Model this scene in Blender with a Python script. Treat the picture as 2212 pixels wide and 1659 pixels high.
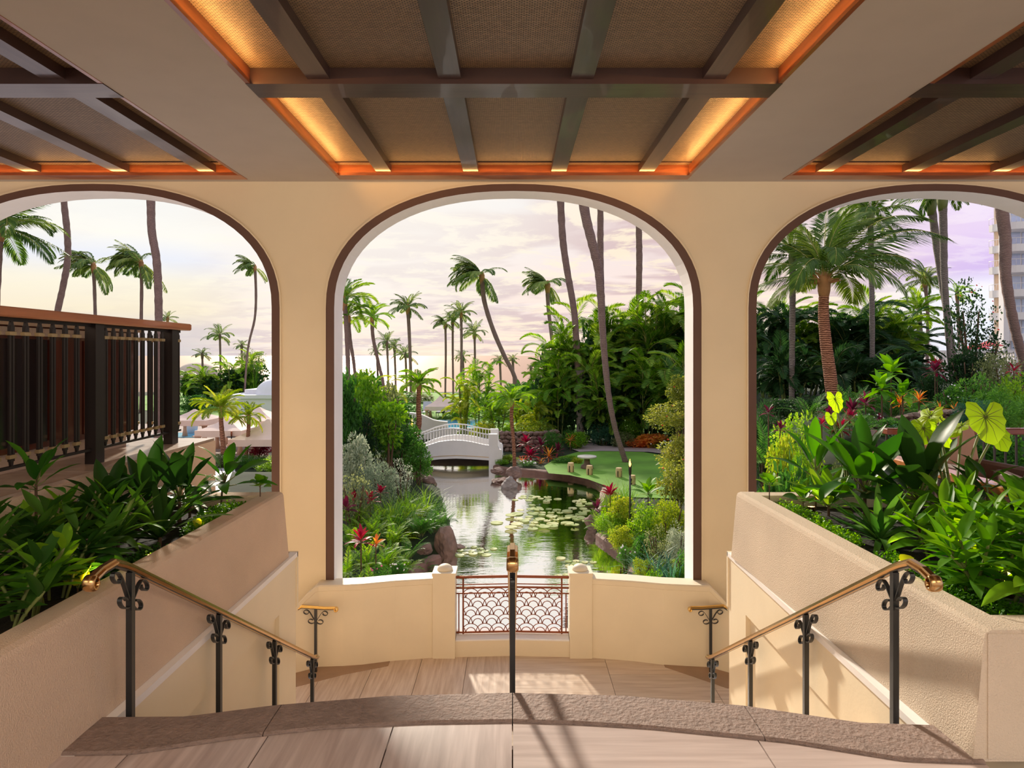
import bpy, bmesh, math, random
from mathutils import Vector, Matrix, Euler
PI = math.pi
D = bpy.data
C = bpy.context.scene.collection
for o in list(D.objects): D.objects.remove(o)
# ---------------------------------------------------------------- camera, sky, sun, exposure
F = 1400.0; EYE = 1.5
cam_d = D.cameras.new('camera'); cam = D.objects.new('camera', cam_d); C.objects.link(cam)
cam.location = (0, 0, EYE); cam.rotation_euler = (PI/2, 0, 0)
cam_d.sensor_width = 36; cam_d.lens = F/2212*36; cam_d.shift_y = -61.5/2212; cam_d.shift_x = -1/2212
cam_d.clip_start = 0.05; cam_d.clip_end = 60000
sc = bpy.context.scene
sc.camera = cam
sc.view_settings.view_transform = 'Standard'; sc.view_settings.look = 'None'
sc.view_settings.exposure = 0.0; sc.view_settings.gamma = 1.0
sc.view_settings.use_curve_mapping = False
SUN_AZ = math.radians(-16); SUN_EL = math.radians(25)
sund = Vector((math.sin(SUN_AZ)*math.cos(SUN_EL), math.cos(SUN_AZ)*math.cos(SUN_EL), math.sin(SUN_EL)))

def build_world():
    w = D.worlds.new('sky'); sc.world = w; w.use_nodes = True
    nt = w.node_tree; N = nt.nodes; L = nt.links; N.clear()
    out = N.new('ShaderNodeOutputWorld'); bg = N.new('ShaderNodeBackground'); L.new(bg.outputs[0], out.inputs[0])
    tc = N.new('ShaderNodeTexCoord'); sep = N.new('ShaderNodeSeparateXYZ'); L.new(tc.outputs['Generated'], sep.inputs[0])
    def math_(op, a, b=None, clamp=False):
        n = N.new('ShaderNodeMath'); n.operation = op; n.use_clamp = clamp
        for i, v in enumerate((a, b)):
            if v is None: continue
            if isinstance(v, (int, float)): n.inputs[i].default_value = v
            else: L.new(v, n.inputs[i])
        return n.outputs[0]
    def ramp(fac, stops, ease='LINEAR'):
        n = N.new('ShaderNodeValToRGB'); L.new(fac, n.inputs[0]); cr = n.color_ramp; cr.interpolation = ease
        while len(cr.elements) < len(stops): cr.elements.new(0.5)
        for e, (p, c) in zip(cr.elements, stops): e.position = p; e.color = (*c, 1)
        return n.outputs[0]
    def mix(f, a, b, mode='MIX'):
        n = N.new('ShaderNodeMix'); n.data_type = 'RGBA'; n.blend_type = mode
        if isinstance(f, (int, float)): n.inputs[0].default_value = f
        else: L.new(f, n.inputs[0])
        for i, v in ((6, a), (7, b)):
            if isinstance(v, tuple): n.inputs[i].default_value = (*v, 1)
            else: L.new(v, n.inputs[i])
        return n.outputs[2]
    z = math_('MAXIMUM', sep.outputs[2], 0.0)
    base = ramp(z, [(0, (1.0, .78, .60)), (.05, (1.0, .79, .68)), (.14, (.93, .79, .75)), (.24, (.82, .80, .84)), (.5, (.66, .74, .92)), (1, (.50, .64, .92))])
    # projected cloud plane
    den = math_('ADD', z, .12)
    cx = math_('DIVIDE', sep.outputs[0], den); cy = math_('DIVIDE', sep.outputs[1], den)
    cb = N.new('ShaderNodeCombineXYZ'); L.new(cx, cb.inputs[0]); L.new(cy, cb.inputs[1])
    def noise(scale, det, rough, off, dist=0.4):
        m = N.new('ShaderNodeMapping'); m.inputs['Location'].default_value = off; m.inputs['Scale'].default_value = (1.0, 1.25, 1)
        L.new(cb.outputs[0], m.inputs[0])
        n = N.new('ShaderNodeTexNoise'); n.inputs['Scale'].default_value = scale; n.inputs['Detail'].default_value = det
        n.inputs['Roughness'].default_value = rough; n.inputs['Distortion'].default_value = dist
        L.new(m.outputs[0], n.inputs['Vector']); return n.outputs['Fac']
    big = noise(.9, 4, .55, (3.1, 1.2, 0)); fine = noise(3.2, 8, .62, (7.3, 2.2, 0)); wisp = noise(1.7, 7, .6, (1.3, 9.2, 0))
    # muted rose cloud banks
    m1 = ramp(big, [(.45, (0, 0, 0)), (.56, (1, 1, 1))], 'EASE')
    c1 = mix(m1, base, (.70, .53, .53))
    # sunlit cream puffs
    pf = math_('MULTIPLY', fine, 1.0); m2 = ramp(pf, [(.47, (0, 0, 0)), (.60, (1, 1, 1))], 'EASE')
    m2b = math_('MULTIPLY', m2, .9)
    c2 = mix(m2b, c1, (1.0, .86, .66))
    m3 = ramp(wisp, [(.52, (0, 0, 0)), (.70, (1, 1, 1))], 'EASE')
    c3 = mix(math_('MULTIPLY', m3, .5), c2, (.98, .86, .82))
    # lavender towards +X
    az = math_('DIVIDE', sep.outputs[0], math_('ADD', math_('ABSOLUTE', sep.outputs[1]), .15))
    rt = ramp(math_('MULTIPLY', az, 1.0), [(.38, (0, 0, 0)), (.62, (1, 1, 1))], 'EASE')
    lav = ramp(z, [(0, (.80, .86, .98)), (.085, (.93, .93, 1.0)), (.11, (.68, .52, .86)), (.16, (.82, .66, .90)), (.24, (.88, .80, .95)), (.5, (.7, .74, .95))])
    lavm = mix(math_('MULTIPLY', m2, .35), lav, (.98, .9, .95))
    c4 = mix(rt, c3, lavm)
    # broad veil of light round the low sun
    dp = N.new('ShaderNodeVectorMath'); dp.operation = 'DOT_PRODUCT'; L.new(tc.outputs['Generated'], dp.inputs[0]); dp.inputs[1].default_value = sund
    g = ramp(dp.outputs['Value'], [(.86, (0, 0, 0)), (.985, (.85, .85, .85)), (1, (1, 1, 1))], 'EASE')
    c5 = mix(g, c4, (.97, .93, .86))
    # left haze pale blue grey
    lf = ramp(math_('MULTIPLY', az, -1.0), [(.30, (0, 0, 0)), (.46, (1, 1, 1))], 'EASE')
    hz = ramp(z, [(0, (.62, .58, .62)), (.035, (.72, .66, .64)), (.06, (.93, .83, .62)), (.10, (.95, .90, .74)), (.13, (.80, .84, .95)), (.16, (.97, .95, .88)), (.30, (.76, .80, .86)), (.6, (.5, .6, .8))])
    c6 = mix(math_('MULTIPLY', lf, .88), c5, hz)
    L.new(c6, bg.inputs[0]); bg.inputs[1].default_value = 1.05
build_world()
s = D.lights.new('sun', 'SUN'); s.energy = 5.6; s.color = (1, .88, .72); s.angle = math.radians(3.4)
so = D.objects.new('sun', s); C.objects.link(so); so.rotation_euler = (-sund).to_track_quat('-Z', 'Y').to_euler()

def area(name, loc, target, sx, sy, power, col):
    l = D.lights.new(name, 'AREA'); l.shape = 'RECTANGLE'; l.size = sx; l.size_y = sy; l.energy = power; l.color = col
    o = D.objects.new(name, l); C.objects.link(o); o.location = loc
    o.rotation_euler = (Vector(target)-Vector(loc)).to_track_quat('-Z', 'Y').to_euler(); return o
# unseen fill lights added behind the viewer to brighten the hall
area('fill_light', (0, -2.2, 3.5), (0, 6.5, -2.5), 5.0, 1.6, 205, (1, .83, .64))
area('fill_light', (-5.5, -1.5, 3.5), (-3, 5.5, -.5), 3.0, 1.6, 66, (1, .83, .64))
area('fill_light', (5.5, -1.5, 3.5), (3, 5.5, -.5), 3.0, 1.6, 66, (1, .83, .64))

# ---------------------------------------------------------------- helpers
def W(px, py, Y): return Vector(((px-1107)/F*Y, Y, EYE-(py-768)/F*Y))
def X_(px, Y): return (px-1107)/F*Y
def Z_(py, Y): return EYE-(py-768)/F*Y
def G(px, py, z):   # point on the level z
    Y = (EYE-z)*F/(py-768); return Vector((X_(px, Y), Y, z))
def smooth(a, b, x):
    t = max(0, min(1, (x-a)/(b-a))); return t*t*(3-2*t)

def node_mat(name):
    m = D.materials.new(name); m.use_nodes = True; nt = m.node_tree
    return m, nt.nodes, nt.links, nt.nodes['Principled BSDF']
def setp(b, **k):
    for a, v in k.items():
        n = {'color': 'Base Color', 'rough': 'Roughness', 'metal': 'Metallic', 'spec': 'Specular IOR Level', 'ior': 'IOR', 'coat': 'Coat Weight', 'trans': 'Transmission Weight'}[a]
        b.inputs[n].default_value = (*v, 1) if isinstance(v, tuple) else v
def mat_plain(name, col, rough=.6, metal=0, bump=0, bscale=40, var=.12, vscale=3, spec=.5, coat=0, detail=4):
    m, N, L, b = node_mat(name); setp(b, color=col, rough=rough, metal=metal, spec=spec, coat=coat)
    tc = N.new('ShaderNodeTexCoord')
    if var:
        n = N.new('ShaderNodeTexNoise'); n.inputs['Scale'].default_value = vscale; n.inputs['Detail'].default_value = 5
        L.new(tc.outputs['Object'], n.inputs['Vector'])
        r = N.new('ShaderNodeValToRGB'); L.new(n.outputs['Fac'], r.inputs[0])
        r.color_ramp.elements[0].position = .3; r.color_ramp.elements[1].position = .72
        r.color_ramp.elements[0].color = (*[c*(1-var) for c in col], 1); r.color_ramp.elements[1].color = (*[min(1, c*(1+var)) for c in col], 1)
        L.new(r.outputs[0], b.inputs['Base Color'])
    if bump:
        n2 = N.new('ShaderNodeTexNoise'); n2.inputs['Scale'].default_value = bscale; n2.inputs['Detail'].default_value = detail
        L.new(tc.outputs['Object'], n2.inputs['Vector'])
        bp = N.new('ShaderNodeBump'); bp.inputs['Strength'].default_value = bump; bp.inputs['Distance'].default_value = .01
        L.new(n2.outputs['Fac'], bp.inputs['Height']); L.new(bp.outputs[0], b.inputs['Normal'])
    return m
def mat_grain(name, c1, c2, scale=(1, 20, 1), rough=.35, coat=0, bump=.05, nscale=3, detail=6, rnd=0.12):
    m, N, L, b = node_mat(name); setp(b, rough=rough, coat=coat)
    tc = N.new('ShaderNodeTexCoord'); mp = N.new('ShaderNodeMapping'); mp.inputs['Scale'].default_value = scale
    oi = N.new('ShaderNodeObjectInfo'); ad = N.new('ShaderNodeVectorMath'); ad.operation = 'ADD'
    sc_ = N.new('ShaderNodeMath'); sc_.operation = 'MULTIPLY'; sc_.inputs[1].default_value = 37.0; L.new(oi.outputs['Random'], sc_.inputs[0])
    L.new(tc.outputs['Object'], ad.inputs[0]); L.new(sc_.outputs[0], ad.inputs[1]); L.new(ad.outputs[0], mp.inputs[0])
    n = N.new('ShaderNodeTexNoise'); n.inputs['Scale'].default_value = nscale; n.inputs['Detail'].default_value = detail; n.inputs['Distortion'].default_value = .3
    L.new(mp.outputs[0], n.inputs['Vector'])
    r = N.new('ShaderNodeValToRGB'); L.new(n.outputs['Fac'], r.inputs[0]); r.color_ramp.elements[0].position = .32; r.color_ramp.elements[1].position = .68
    r.color_ramp.elements[0].color = (*c1, 1); r.color_ramp.elements[1].color = (*c2, 1)
    hs = N.new('ShaderNodeHueSaturation'); mr = N.new('ShaderNodeMapRange'); mr.inputs['To Min'].default_value = 1-rnd; mr.inputs['To Max'].default_value = 1+rnd
    L.new(oi.outputs['Random'], mr.inputs['Value']); L.new(mr.outputs[0], hs.inputs['Value']); L.new(r.outputs[0], hs.inputs['Color'])
    L.new(hs.outputs[0], b.inputs['Base Color'])
    if bump:
        bp = N.new('ShaderNodeBump'); bp.inputs['Strength'].default_value = bump; bp.inputs['Distance'].default_value = .01
        L.new(n.outputs['Fac'], bp.inputs['Height']); L.new(bp.outputs[0], b.inputs['Normal'])
    return m
def mat_emit(name, col, strength):
    m, N, L, b = node_mat(name); setp(b, color=col); b.inputs['Emission Color'].default_value = (*col, 1); b.inputs['Emission Strength'].default_value = strength
    return m
def mat_leaf(name, cols, rough=.45, trans=.35, spec=.35, tcol=None):
    rough += .08; spec *= .6
    """cols: dark, mid, light; each leaf (island) and each object gets its own tone"""
    m, N, L, b = node_mat(name); setp(b, rough=rough, spec=spec)
    cols = [tuple(min(.9, v*1.35) for v in c) for c in cols]
    g = N.new('ShaderNodeNewGeometry'); oi = N.new('ShaderNodeObjectInfo')
    a = N.new('ShaderNodeMath'); a.operation = 'ADD'; L.new(g.outputs['Random Per Island'], a.inputs[0]); L.new(oi.outputs['Random'], a.inputs[1])
    f = N.new('ShaderNodeMath'); f.operation = 'MULTIPLY'; f.inputs[1].default_value = .5; L.new(a.outputs[0], f.inputs[0])
    r = N.new('ShaderNodeValToRGB'); L.new(f.outputs[0], r.inputs[0]); cr = r.color_ramp
    cr.elements.new(.5)
    for e, p, c in zip(cr.elements, (.15, .5, .85), cols): e.position = p; e.color = (*c, 1)
    L.new(r.outputs[0], b.inputs['Base Color'])
    t = N.new('ShaderNodeBsdfTranslucent'); mx = N.new('ShaderNodeMixShader'); mx.inputs[0].default_value = trans
    hs = N.new('ShaderNodeHueSaturation'); hs.inputs['Hue'].default_value = .485; hs.inputs['Saturation'].default_value = 1.1; hs.inputs['Value'].default_value = 2.2
    L.new(r.outputs[0], hs.inputs['Color']); L.new(hs.outputs[0], t.inputs[0])
    out = N['Material Output']; L.new(b.outputs[0], mx.inputs[1]); L.new(t.outputs[0], mx.inputs[2]); L.new(mx.outputs[0], out.inputs[0])
    return m

class MB:
    def __init__(s): s.v = []; s.f = []; s.mi = []; s.sm = []
    def add(s, vs, fs, mi=0, smooth=False):
        o = len(s.v); s.v += [tuple(v) for v in vs]
        for f in fs: s.f.append(tuple(i+o for i in f)); s.mi.append(mi); s.sm.append(smooth)
    def box(s, a, b, mi=0, bev=0):
        x0, y0, z0 = [min(p, q) for p, q in zip(a, b)]; x1, y1, z1 = [max(p, q) for p, q in zip(a, b)]
        if bev:
            e = bev; vs = []; 
            for (z, k) in ((z0, e), (z0+e, 0), (z1-e, 0), (z1, e)):
                vs += [(x0+k+(e if k == 0 else 0)*0, y0+k, z), (x1-k, y0+k, z), (x1-k, y1-k, z), (x0+k, y1-k, z)]
            fs = [(3, 2, 1, 0), (12, 13, 14, 15)]
            for l in range(3):
                for i in range(4): fs.append((l*4+i, l*4+(i+1) % 4, (l+1)*4+(i+1) % 4, (l+1)*4+i))
            s.add(vs, fs, mi); return
        s.add([(x0, y0, z0), (x1, y0, z0), (x1, y1, z0), (x0, y1, z0), (x0, y0, z1), (x1, y0, z1), (x1, y1, z1), (x0, y1, z1)],
              [(3, 2, 1, 0), (4, 5, 6, 7), (0, 1, 5, 4), (1, 2, 6, 5), (2, 3, 7, 6), (3, 0, 4, 7)], mi)
    def prism(s, poly, z0, z1, mi=0):
        n = len(poly); s.add([(*p[:2], z0) for p in poly]+[(*p[:2], z1) for p in poly],
            [tuple(range(n-1, -1, -1)), tuple(range(n, 2*n))]+[(i, (i+1) % n, n+(i+1) % n, n+i) for i in range(n)], mi)
    def loft(s, rings, closed=True, caps=True, mi=0, smooth=True):
        n = len(rings[0]); vs = [p for r in rings for p in r]; fs = []
        for k in range(len(rings)-1):
            for i in range(n if closed else n-1):
                j = (i+1) % n; fs.append((k*n+i, k*n+j, (k+1)*n+j, (k+1)*n+i))
        s.add(vs, fs, mi, smooth); o = len(s.v)-len(vs)
        if caps and closed:
            for f in (tuple(range(n-1, -1, -1)), tuple(range((len(rings)-1)*n, len(rings)*n))): s.f.append(tuple(i+o for i in f)); s.mi.append(mi); s.sm.append(False)
    def tube(s, pts, rad, n=8, mi=0, caps=True):
        pts = [Vector(p) for p in pts]; rings = []; up = Vector((0, 0, 1))
        prev = None
        for i, p in enumerate(pts):
            t = (pts[min(i+1, len(pts)-1)]-pts[max(i-1, 0)]); t = t.normalized() if t.length > 1e-9 else Vector((0, 0, 1))
            if prev is None:
                a = Vector((1, 0, 0)) if abs(t.x) < .9 else Vector((0, 1, 0)); u = (a-t*a.dot(t)).normalized()
            else: u = (prev-t*prev.dot(t)).normalized()
            prev = u; v = t.cross(u); r = rad[i] if isinstance(rad, (list, tuple)) else rad
            rings.append([p+(u*math.cos(2*PI*k/n)+v*math.sin(2*PI*k/n))*r for k in range(n)])
        s.loft(rings, True, caps, mi)
    def sweep(s, pts, prof, side=(1, 0, 0), mi=0, smooth=False, caps=True):
        """prof: (a,b) offsets along side and along the normal in the bending plane"""
        pts = [Vector(p) for p in pts]; S = Vector(side).normalized(); rings = []
        for i, p in enumerate(pts):
            t = (pts[min(i+1, len(pts)-1)]-pts[max(i-1, 0)]).normalized(); n = t.cross(S).normalized()
            if i not in (0, len(pts)-1):
                t1 = (pts[i]-pts[i-1]).normalized(); c = max(.5, t1.dot(t)); 
            else: c = 1
            rings.append([p+S*a+n*(b/c) for a, b in prof])
        s.loft(rings, True, caps, mi, smooth)
    def lathe(s, prof, n=16, c=(0, 0, 0), mi=0, smooth=True):
        rings = [[(c[0]+r*math.cos(2*PI*k/n), c[1]+r*math.sin(2*PI*k/n), c[2]+z) for k in range(n)] for r, z in prof]
        s.loft(rings, True, True, mi, smooth)
    def mesh(s, name, mats):
        me = D.meshes.new(name); me.from_pydata(s.v, [], s.f)
        for m in (mats if isinstance(mats, (list, tuple)) else [mats]): me.materials.append(m)
        me.polygons.foreach_set('material_index', s.mi); me.polygons.foreach_set('use_smooth', s.sm); me.update()
        return me
    def build(s, name, mats, parent=None, loc=None, **k):
        me = s.mesh(name, mats); o = D.objects.new(name, me); C.objects.link(o)
        if parent is not None: o.parent = parent
        if loc is not None:
            o.location = loc
        for a, b in k.items(): o[a] = b
        return o
def obj(name, me, parent=None, mw=None, **k):
    o = D.objects.new(name, me); C.objects.link(o)
    if parent is not None: o.parent = parent
    if mw is not None: o.matrix_basis = mw
    for a, b in k.items(): o[a] = b
    return o
def thing(name, label, cat, loc=(0, 0, 0), group=None, rz=0):
    o = D.objects.new(name, None); C.objects.link(o); o.location = loc; o.rotation_euler = (0, 0, rz); o.empty_display_size = .1
    o['label'] = label; o['category'] = cat
    if group: o['group'] = group
    return o
def struct(name, label=None):
    o = D.objects.new(name, None); C.objects.link(o); o['kind'] = 'structure'
    if label: o['label'] = label
    return o

# ---------------------------------------------------------------- materials
M = {}
M['plaster'] = mat_plain('plaster', (.80, .68, .47), .75, bump=.06, bscale=60, var=.04, vscale=1.2)
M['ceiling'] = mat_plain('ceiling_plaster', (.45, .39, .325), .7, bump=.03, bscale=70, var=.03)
M['trim_dark'] = mat_plain('arch_trim', (.115, .055, .035), .55, var=.08)
M['white'] = mat_plain('white_plaster', (.90, .88, .87), .6, bump=.05, bscale=50, var=.03)
M['stucco'] = mat_plain('stucco', (.68, .52, .38), .85, bump=.55, bscale=170, var=.07, vscale=2.5, detail=3)
M['stucco_r'] = mat_plain('stucco_sand', (.66, .55, .43), .85, bump=.6, bscale=170, var=.07, vscale=2.5, detail=3)
M['cream'] = mat_plain('cream_paint', (.84, .74, .55), .55, bump=.05, bscale=60, var=.03)
M['nosing'] = mat_plain('rough_stone', (.28, .205, .175), .75, bump=1.0, bscale=60, var=.16, vscale=30, detail=9)
M['tile_y'] = mat_grain('stone_tile', (.58, .43, .32), (.78, .64, .52), (7, .5, 1), .32, bump=.02, nscale=4, detail=8, rnd=.1)
M['tile_x'] = mat_grain('stone_tile_cross', (.60, .46, .35), (.78, .65, .53), (.5, 7, 1), .32, bump=.02, nscale=4, detail=8, rnd=.1)
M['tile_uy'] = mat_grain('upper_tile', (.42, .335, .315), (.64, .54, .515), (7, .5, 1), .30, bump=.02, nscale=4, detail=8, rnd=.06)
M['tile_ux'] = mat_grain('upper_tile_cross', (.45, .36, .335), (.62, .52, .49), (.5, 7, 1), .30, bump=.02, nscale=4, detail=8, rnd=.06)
M['grout'] = mat_plain('grout', (.16, .09, .06), .9, var=0)
M['wood'] = mat_grain('ceiling_wood', (.21, .055, .018), (.34, .10, .032), (1, 1, 9), .30, coat=.3, bump=.03)
M['beam_y'] = mat_grain('beam_wood', (.042, .022, .020), (.068, .037, .032), (10, .7, 1), .33, coat=.25, bump=.03, nscale=2)
M['beam_x'] = mat_grain('beam_wood_cross', (.045, .022, .020), (.072, .037, .030), (.7, 10, 1), .33, coat=.25, bump=.03, nscale=2)
M['rail_wood'] = mat_grain('handrail_wood', (.30, .10, .04), (.44, .17, .07), (8, .5, 8), .3, coat=.3, bump=.03)
M['iron'] = mat_plain('black_iron', (.018, .02, .022), .35, metal=.0, var=.1, bump=.05, bscale=90, spec=.6)
M['brass'] = mat_plain('brass', (.62, .38, .16), .22, metal=1, var=.08)
M['brass_y'] = mat_plain('bright_brass', (.90, .60, .20), .25, metal=1, var=.05)
M['rust'] = mat_plain('rust_bronze', (.30, .085, .035), .45, metal=.3, var=.15)
M['bronze'] = mat_plain('dark_bronze', (.03, .022, .02), .4, metal=.4, var=.1)
M['band'] = mat_plain('brass_band', (.50, .37, .20), .4, metal=.7, var=.08)
M['soil'] = mat_plain('soil', (.012, .009, .006), .95, bump=1, bscale=40, var=.5, vscale=20)

def weave_mat():
    m, N, L, b = node_mat('woven_mesh'); setp(b, rough=.45)
    tc = N.new('ShaderNodeTexCoord')
    def wave(direction, sc_):
        w = N.new('ShaderNodeTexWave'); w.bands_direction = direction; w.inputs['Scale'].default_value = sc_; L.new(tc.outputs['Object'], w.inputs['Vector']); return w.outputs['Fac']
    br = N.new('ShaderNodeTexBrick'); L.new(tc.outputs['Object'], br.inputs['Vector']); br.inputs['Scale'].default_value = 1
    br.inputs['Brick Width'].default_value = .034; br.inputs['Row Height'].default_value = .0145; br.inputs['Mortar Size'].default_value = .0042; br.inputs['Mortar Smooth'].default_value = .8
    br.inputs['Color1'].default_value = (.34, .215, .115, 1); br.inputs['Color2'].default_value = (.23, .145, .075, 1); br.inputs['Mortar'].default_value = (.022, .012, .006, 1)
    L.new(br.outputs['Color'], b.inputs['Base Color'])
    inv = N.new('ShaderNodeMath'); inv.operation = 'SUBTRACT'; inv.inputs[0].default_value = 1; L.new(br.outputs['Fac'], inv.inputs[1])
    bp = N.new('ShaderNodeBump'); bp.inputs['Strength'].default_value = .8; bp.inputs['Distance'].default_value = .004; L.new(inv.outputs[0], bp.inputs['Height']); L.new(bp.outputs[0], b.inputs['Normal'])
    return m
M['weave'] = weave_mat()

# ---------------------------------------------------------------- arcade wall, ceiling
CZ = 3.675; WY = 8.1; WT = .38
ARCH = [(-5.24, 2.235), (.015, 2.24), (5.28, 2.235)]
ZS = 2.096; BI = 1.458; NS = 2.25
def arch_pts(cx, a, b, n=36):
    out = []
    for i in range(n+1):
        t = PI*i/n; c, s_ = math.cos(t), math.sin(t)
        out.append((cx-a*math.copysign(abs(c)**(2/NS), c), ZS+b*abs(s_)**(2/NS)))
    return out
ZB = -3.4
def arcade():
    root = struct('wall_back', 'cream plaster arcade wall with three wide arches opening to the garden')
    mb = MB(); Y0, Y1 = WY, WY+WT; xs = -11.0
    edges = []
    for cx, a in ARCH:
        # solid between xs and cx-a
        for y, fl in ((Y0, 0), (Y1, 1)):
            q = [(xs, y, ZB), (cx-a, y, ZB), (cx-a, y, CZ+.3), (xs, y, CZ+.3)]
            mb.add(q, [(0, 1, 2, 3) if not fl else (3, 2, 1, 0)])
        pts = arch_pts(cx, a, BI)
        for (x0, z0), (x1, z1) in zip(pts, pts[1:]):
            for y, fl in ((Y0, 0), (Y1, 1)):
                q = [(x0, y, z0), (x1, y, z1), (x1, y, CZ+.3), (x0, y, CZ+.3)]; mb.add(q, [(0, 1, 2, 3) if not fl else (3, 2, 1, 0)])
        edges.append([(cx-a, ZB)]+pts+[(cx+a, ZB)]); xs = cx+a
    for y, fl in ((Y0, 0), (Y1, 1)):
        q = [(xs, y, ZB), (11, y, ZB), (11, y, CZ+.3), (xs, y, CZ+.3)]; mb.add(q, [(0, 1, 2, 3) if not fl else (3, 2, 1, 0)])
    mb.build('wall_face', M['plaster'], root)
    for (cx, a), e in zip(ARCH, edges):
        r = MB()
        for (x0, z0), (x1, z1) in zip(e, e[1:]):
            r.add([(x0, Y0-.012, z0), (x1, Y0-.012, z1), (x1, Y1+.01, z1), (x0, Y1+.01, z0)], [(0, 1, 2, 3)], 0, True)
        r.build('arch_reveal', M['white'], root)
        t = MB(); o_ = [(cx-a-.103, ZB)]+arch_pts(cx, a+.103, BI+.088)+[(cx+a+.103, ZB)]
        vs = []
        for (xi, zi), (xo, zo) in zip(e, o_):
            vs += [(xi, Y0-.012, zi), (xi, Y0-.014, zi), (xo, Y0-.014, zo), (xo, Y0, zo)]
        fs = [(4*i+k, 4*i+k+1, 4*i+k+5, 4*i+k+4) for i in range(len(e)-1) for k in range(3)]
        t.add(vs, fs); t.build('arch_trim', M['trim_dark'], root)
        # thin raised bead outside the dark band
        b = MB(); e2 = [(cx-a-.12, ZB)]+arch_pts(cx, a+.120, BI+.103)+[(cx+a+.12, ZB)]
        vs = []
        for (xi, zi), (xo, zo) in zip(o_, e2): vs += [(xi, Y0, zi), (xi, Y0-.022, zi), (xo, Y0-.022, zo), (xo, Y0, zo)]
        b.add(vs, fs); b.build('arch_bead', M['plaster'], root)
arcade()

MZ = 3.795      # woven mesh level
XR = {'c': (-2.13, 2.155), 'l': (-7.6, -3.27), 'r': (3.33, 7.7)}
RIBS = {'c': (-1.545, -.50, .555, 1.605), 'l': (-3.66, -4.70, -5.76, -6.8), 'r': (3.74, 4.78, 5.84, 6.9)}
CY = [(5.17, 5.45), (2.30, 2.58), (-.55, -.27)]
YE = 7.99; YN = -.27
ceil = struct('ceiling', 'pale plaster ceiling framing the timber coffers')
mb = MB()
for x0, x1 in ((-11, -7.6), (-3.27, -2.13), (2.155, 3.33), (7.7, 11)): mb.box((x0, -7, CZ), (x1, YE, CZ+.3))
mb.box((-11, YE, CZ), (11, WY, CZ+.3)); 
for k in XR: mb.box((XR[k][0], -7, CZ), (XR[k][1], YN-.28, CZ+.3))
mb.build('ceiling_slab', M['ceiling'], ceil)
mb = MB(); mb.box((-11, -7, CZ+.3), (11, WY+WT, CZ+.5)); mb.build('roof_slab', M['ceiling'], ceil)
for key, nm in (('c', 'trim_1'), ('l', 'trim_2'), ('r', 'trim_3')):
    x0, x1 = XR[key]; r = struct(nm, {'c': 'middle timber ceiling coffer with woven panels and lit edges', 'l': 'left timber ceiling coffer with woven panels', 'r': 'right timber ceiling coffer with woven panels'}[key])
    for (a, b) in (((x0, YN, CZ-.004), (x0+.035, YE, MZ)), ((x1-.035, YN, CZ-.004), (x1, YE, MZ))):
        q = MB(); q.box(a, b); q.build('side_board', M['wood'], r)
    q = MB(); q.box((x0-.003, 7.80, CZ-.006), (x1+.003, YE+.001, MZ+.05)); q.build('end_board', M['wood'], r)
    q = MB(); q.box((x0, 7.66, MZ-.012), (x1, 7.69, MZ+.01)); q.build('panel_bead', M['beam_x'], r)
    for y0, y1 in CY:
        q = MB(); q.box((x0, y0, CZ-.008), (x1, y1, MZ+.03)); q.build('cross_beam', M['beam_x'], r)
    ys = [(YN, CY[1][0]), (CY[1][1], CY[0][0]), (CY[0][1], 7.80)]
    xs = [x0]+sorted(RIBS[key])+[x1]
    for (ya, yb) in ys:
        for xr in RIBS[key]:
            q = MB(); q.box((xr-.09, ya, CZ+.03), (xr+.09, yb, MZ+.02)); q.build('rib', M['beam_y'], r)
        for xa, xb in zip(xs, xs[1:]):
            q = MB(); q.box((-(xb-xa)/2, -(yb-ya)/2, 0), ((xb-xa)/2, (yb-ya)/2, .02)); q.build('woven_panel', M['weave'], r, ((xa+xb)/2, (ya+yb)/2, MZ))
    q = MB(); q.box((x0-.02, YN-.28, MZ+.03), (x1+.02, YE, MZ+.06)); q.build('backing_board', M['beam_x'], r)
LED = (1, .50, .14)
def strip(p, q_, w, power, aim, col=LED):
    p, q_ = Vector(p), Vector(q_); l = D.lights.new('cove_light', 'AREA'); l.shape = 'RECTANGLE'; l.size = (q_-p).length; l.size_y = w; l.energy = power; l.color = col
    o = D.objects.new('cove_light', l); C.objects.link(o); o.location = (p+q_)/2
    z = -Vector(aim).normalized(); x = (q_-p).normalized(); y = z.cross(x).normalized(); z = x.cross(y)
    o.rotation_euler = Matrix((x, y, z)).transposed().to_euler()
for sx, xx in ((-1, -2.13), (1, 2.155)):
    for ya, yb in ((5.5, 7.75), (2.62, 5.13), (-.2, 2.26)):
        strip((xx-sx*.05, ya, CZ-.0), (xx-sx*.05, yb, CZ-.0), .02, 12*(yb-ya)/2.4, (-sx*.9, 0, .55))
for key in XR:
    x0, x1 = XR[key]; strip((x0+.05, 7.77, CZ+.015), (x1-.05, 7.77, CZ+.015), .02, 6, (0, -.35, 1))
    strip((x0+.05, 7.70, CZ-.03), (x1-.05, 7.70, CZ-.03), .02, .7, (0, 1, .55), (1, .42, .12))

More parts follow.
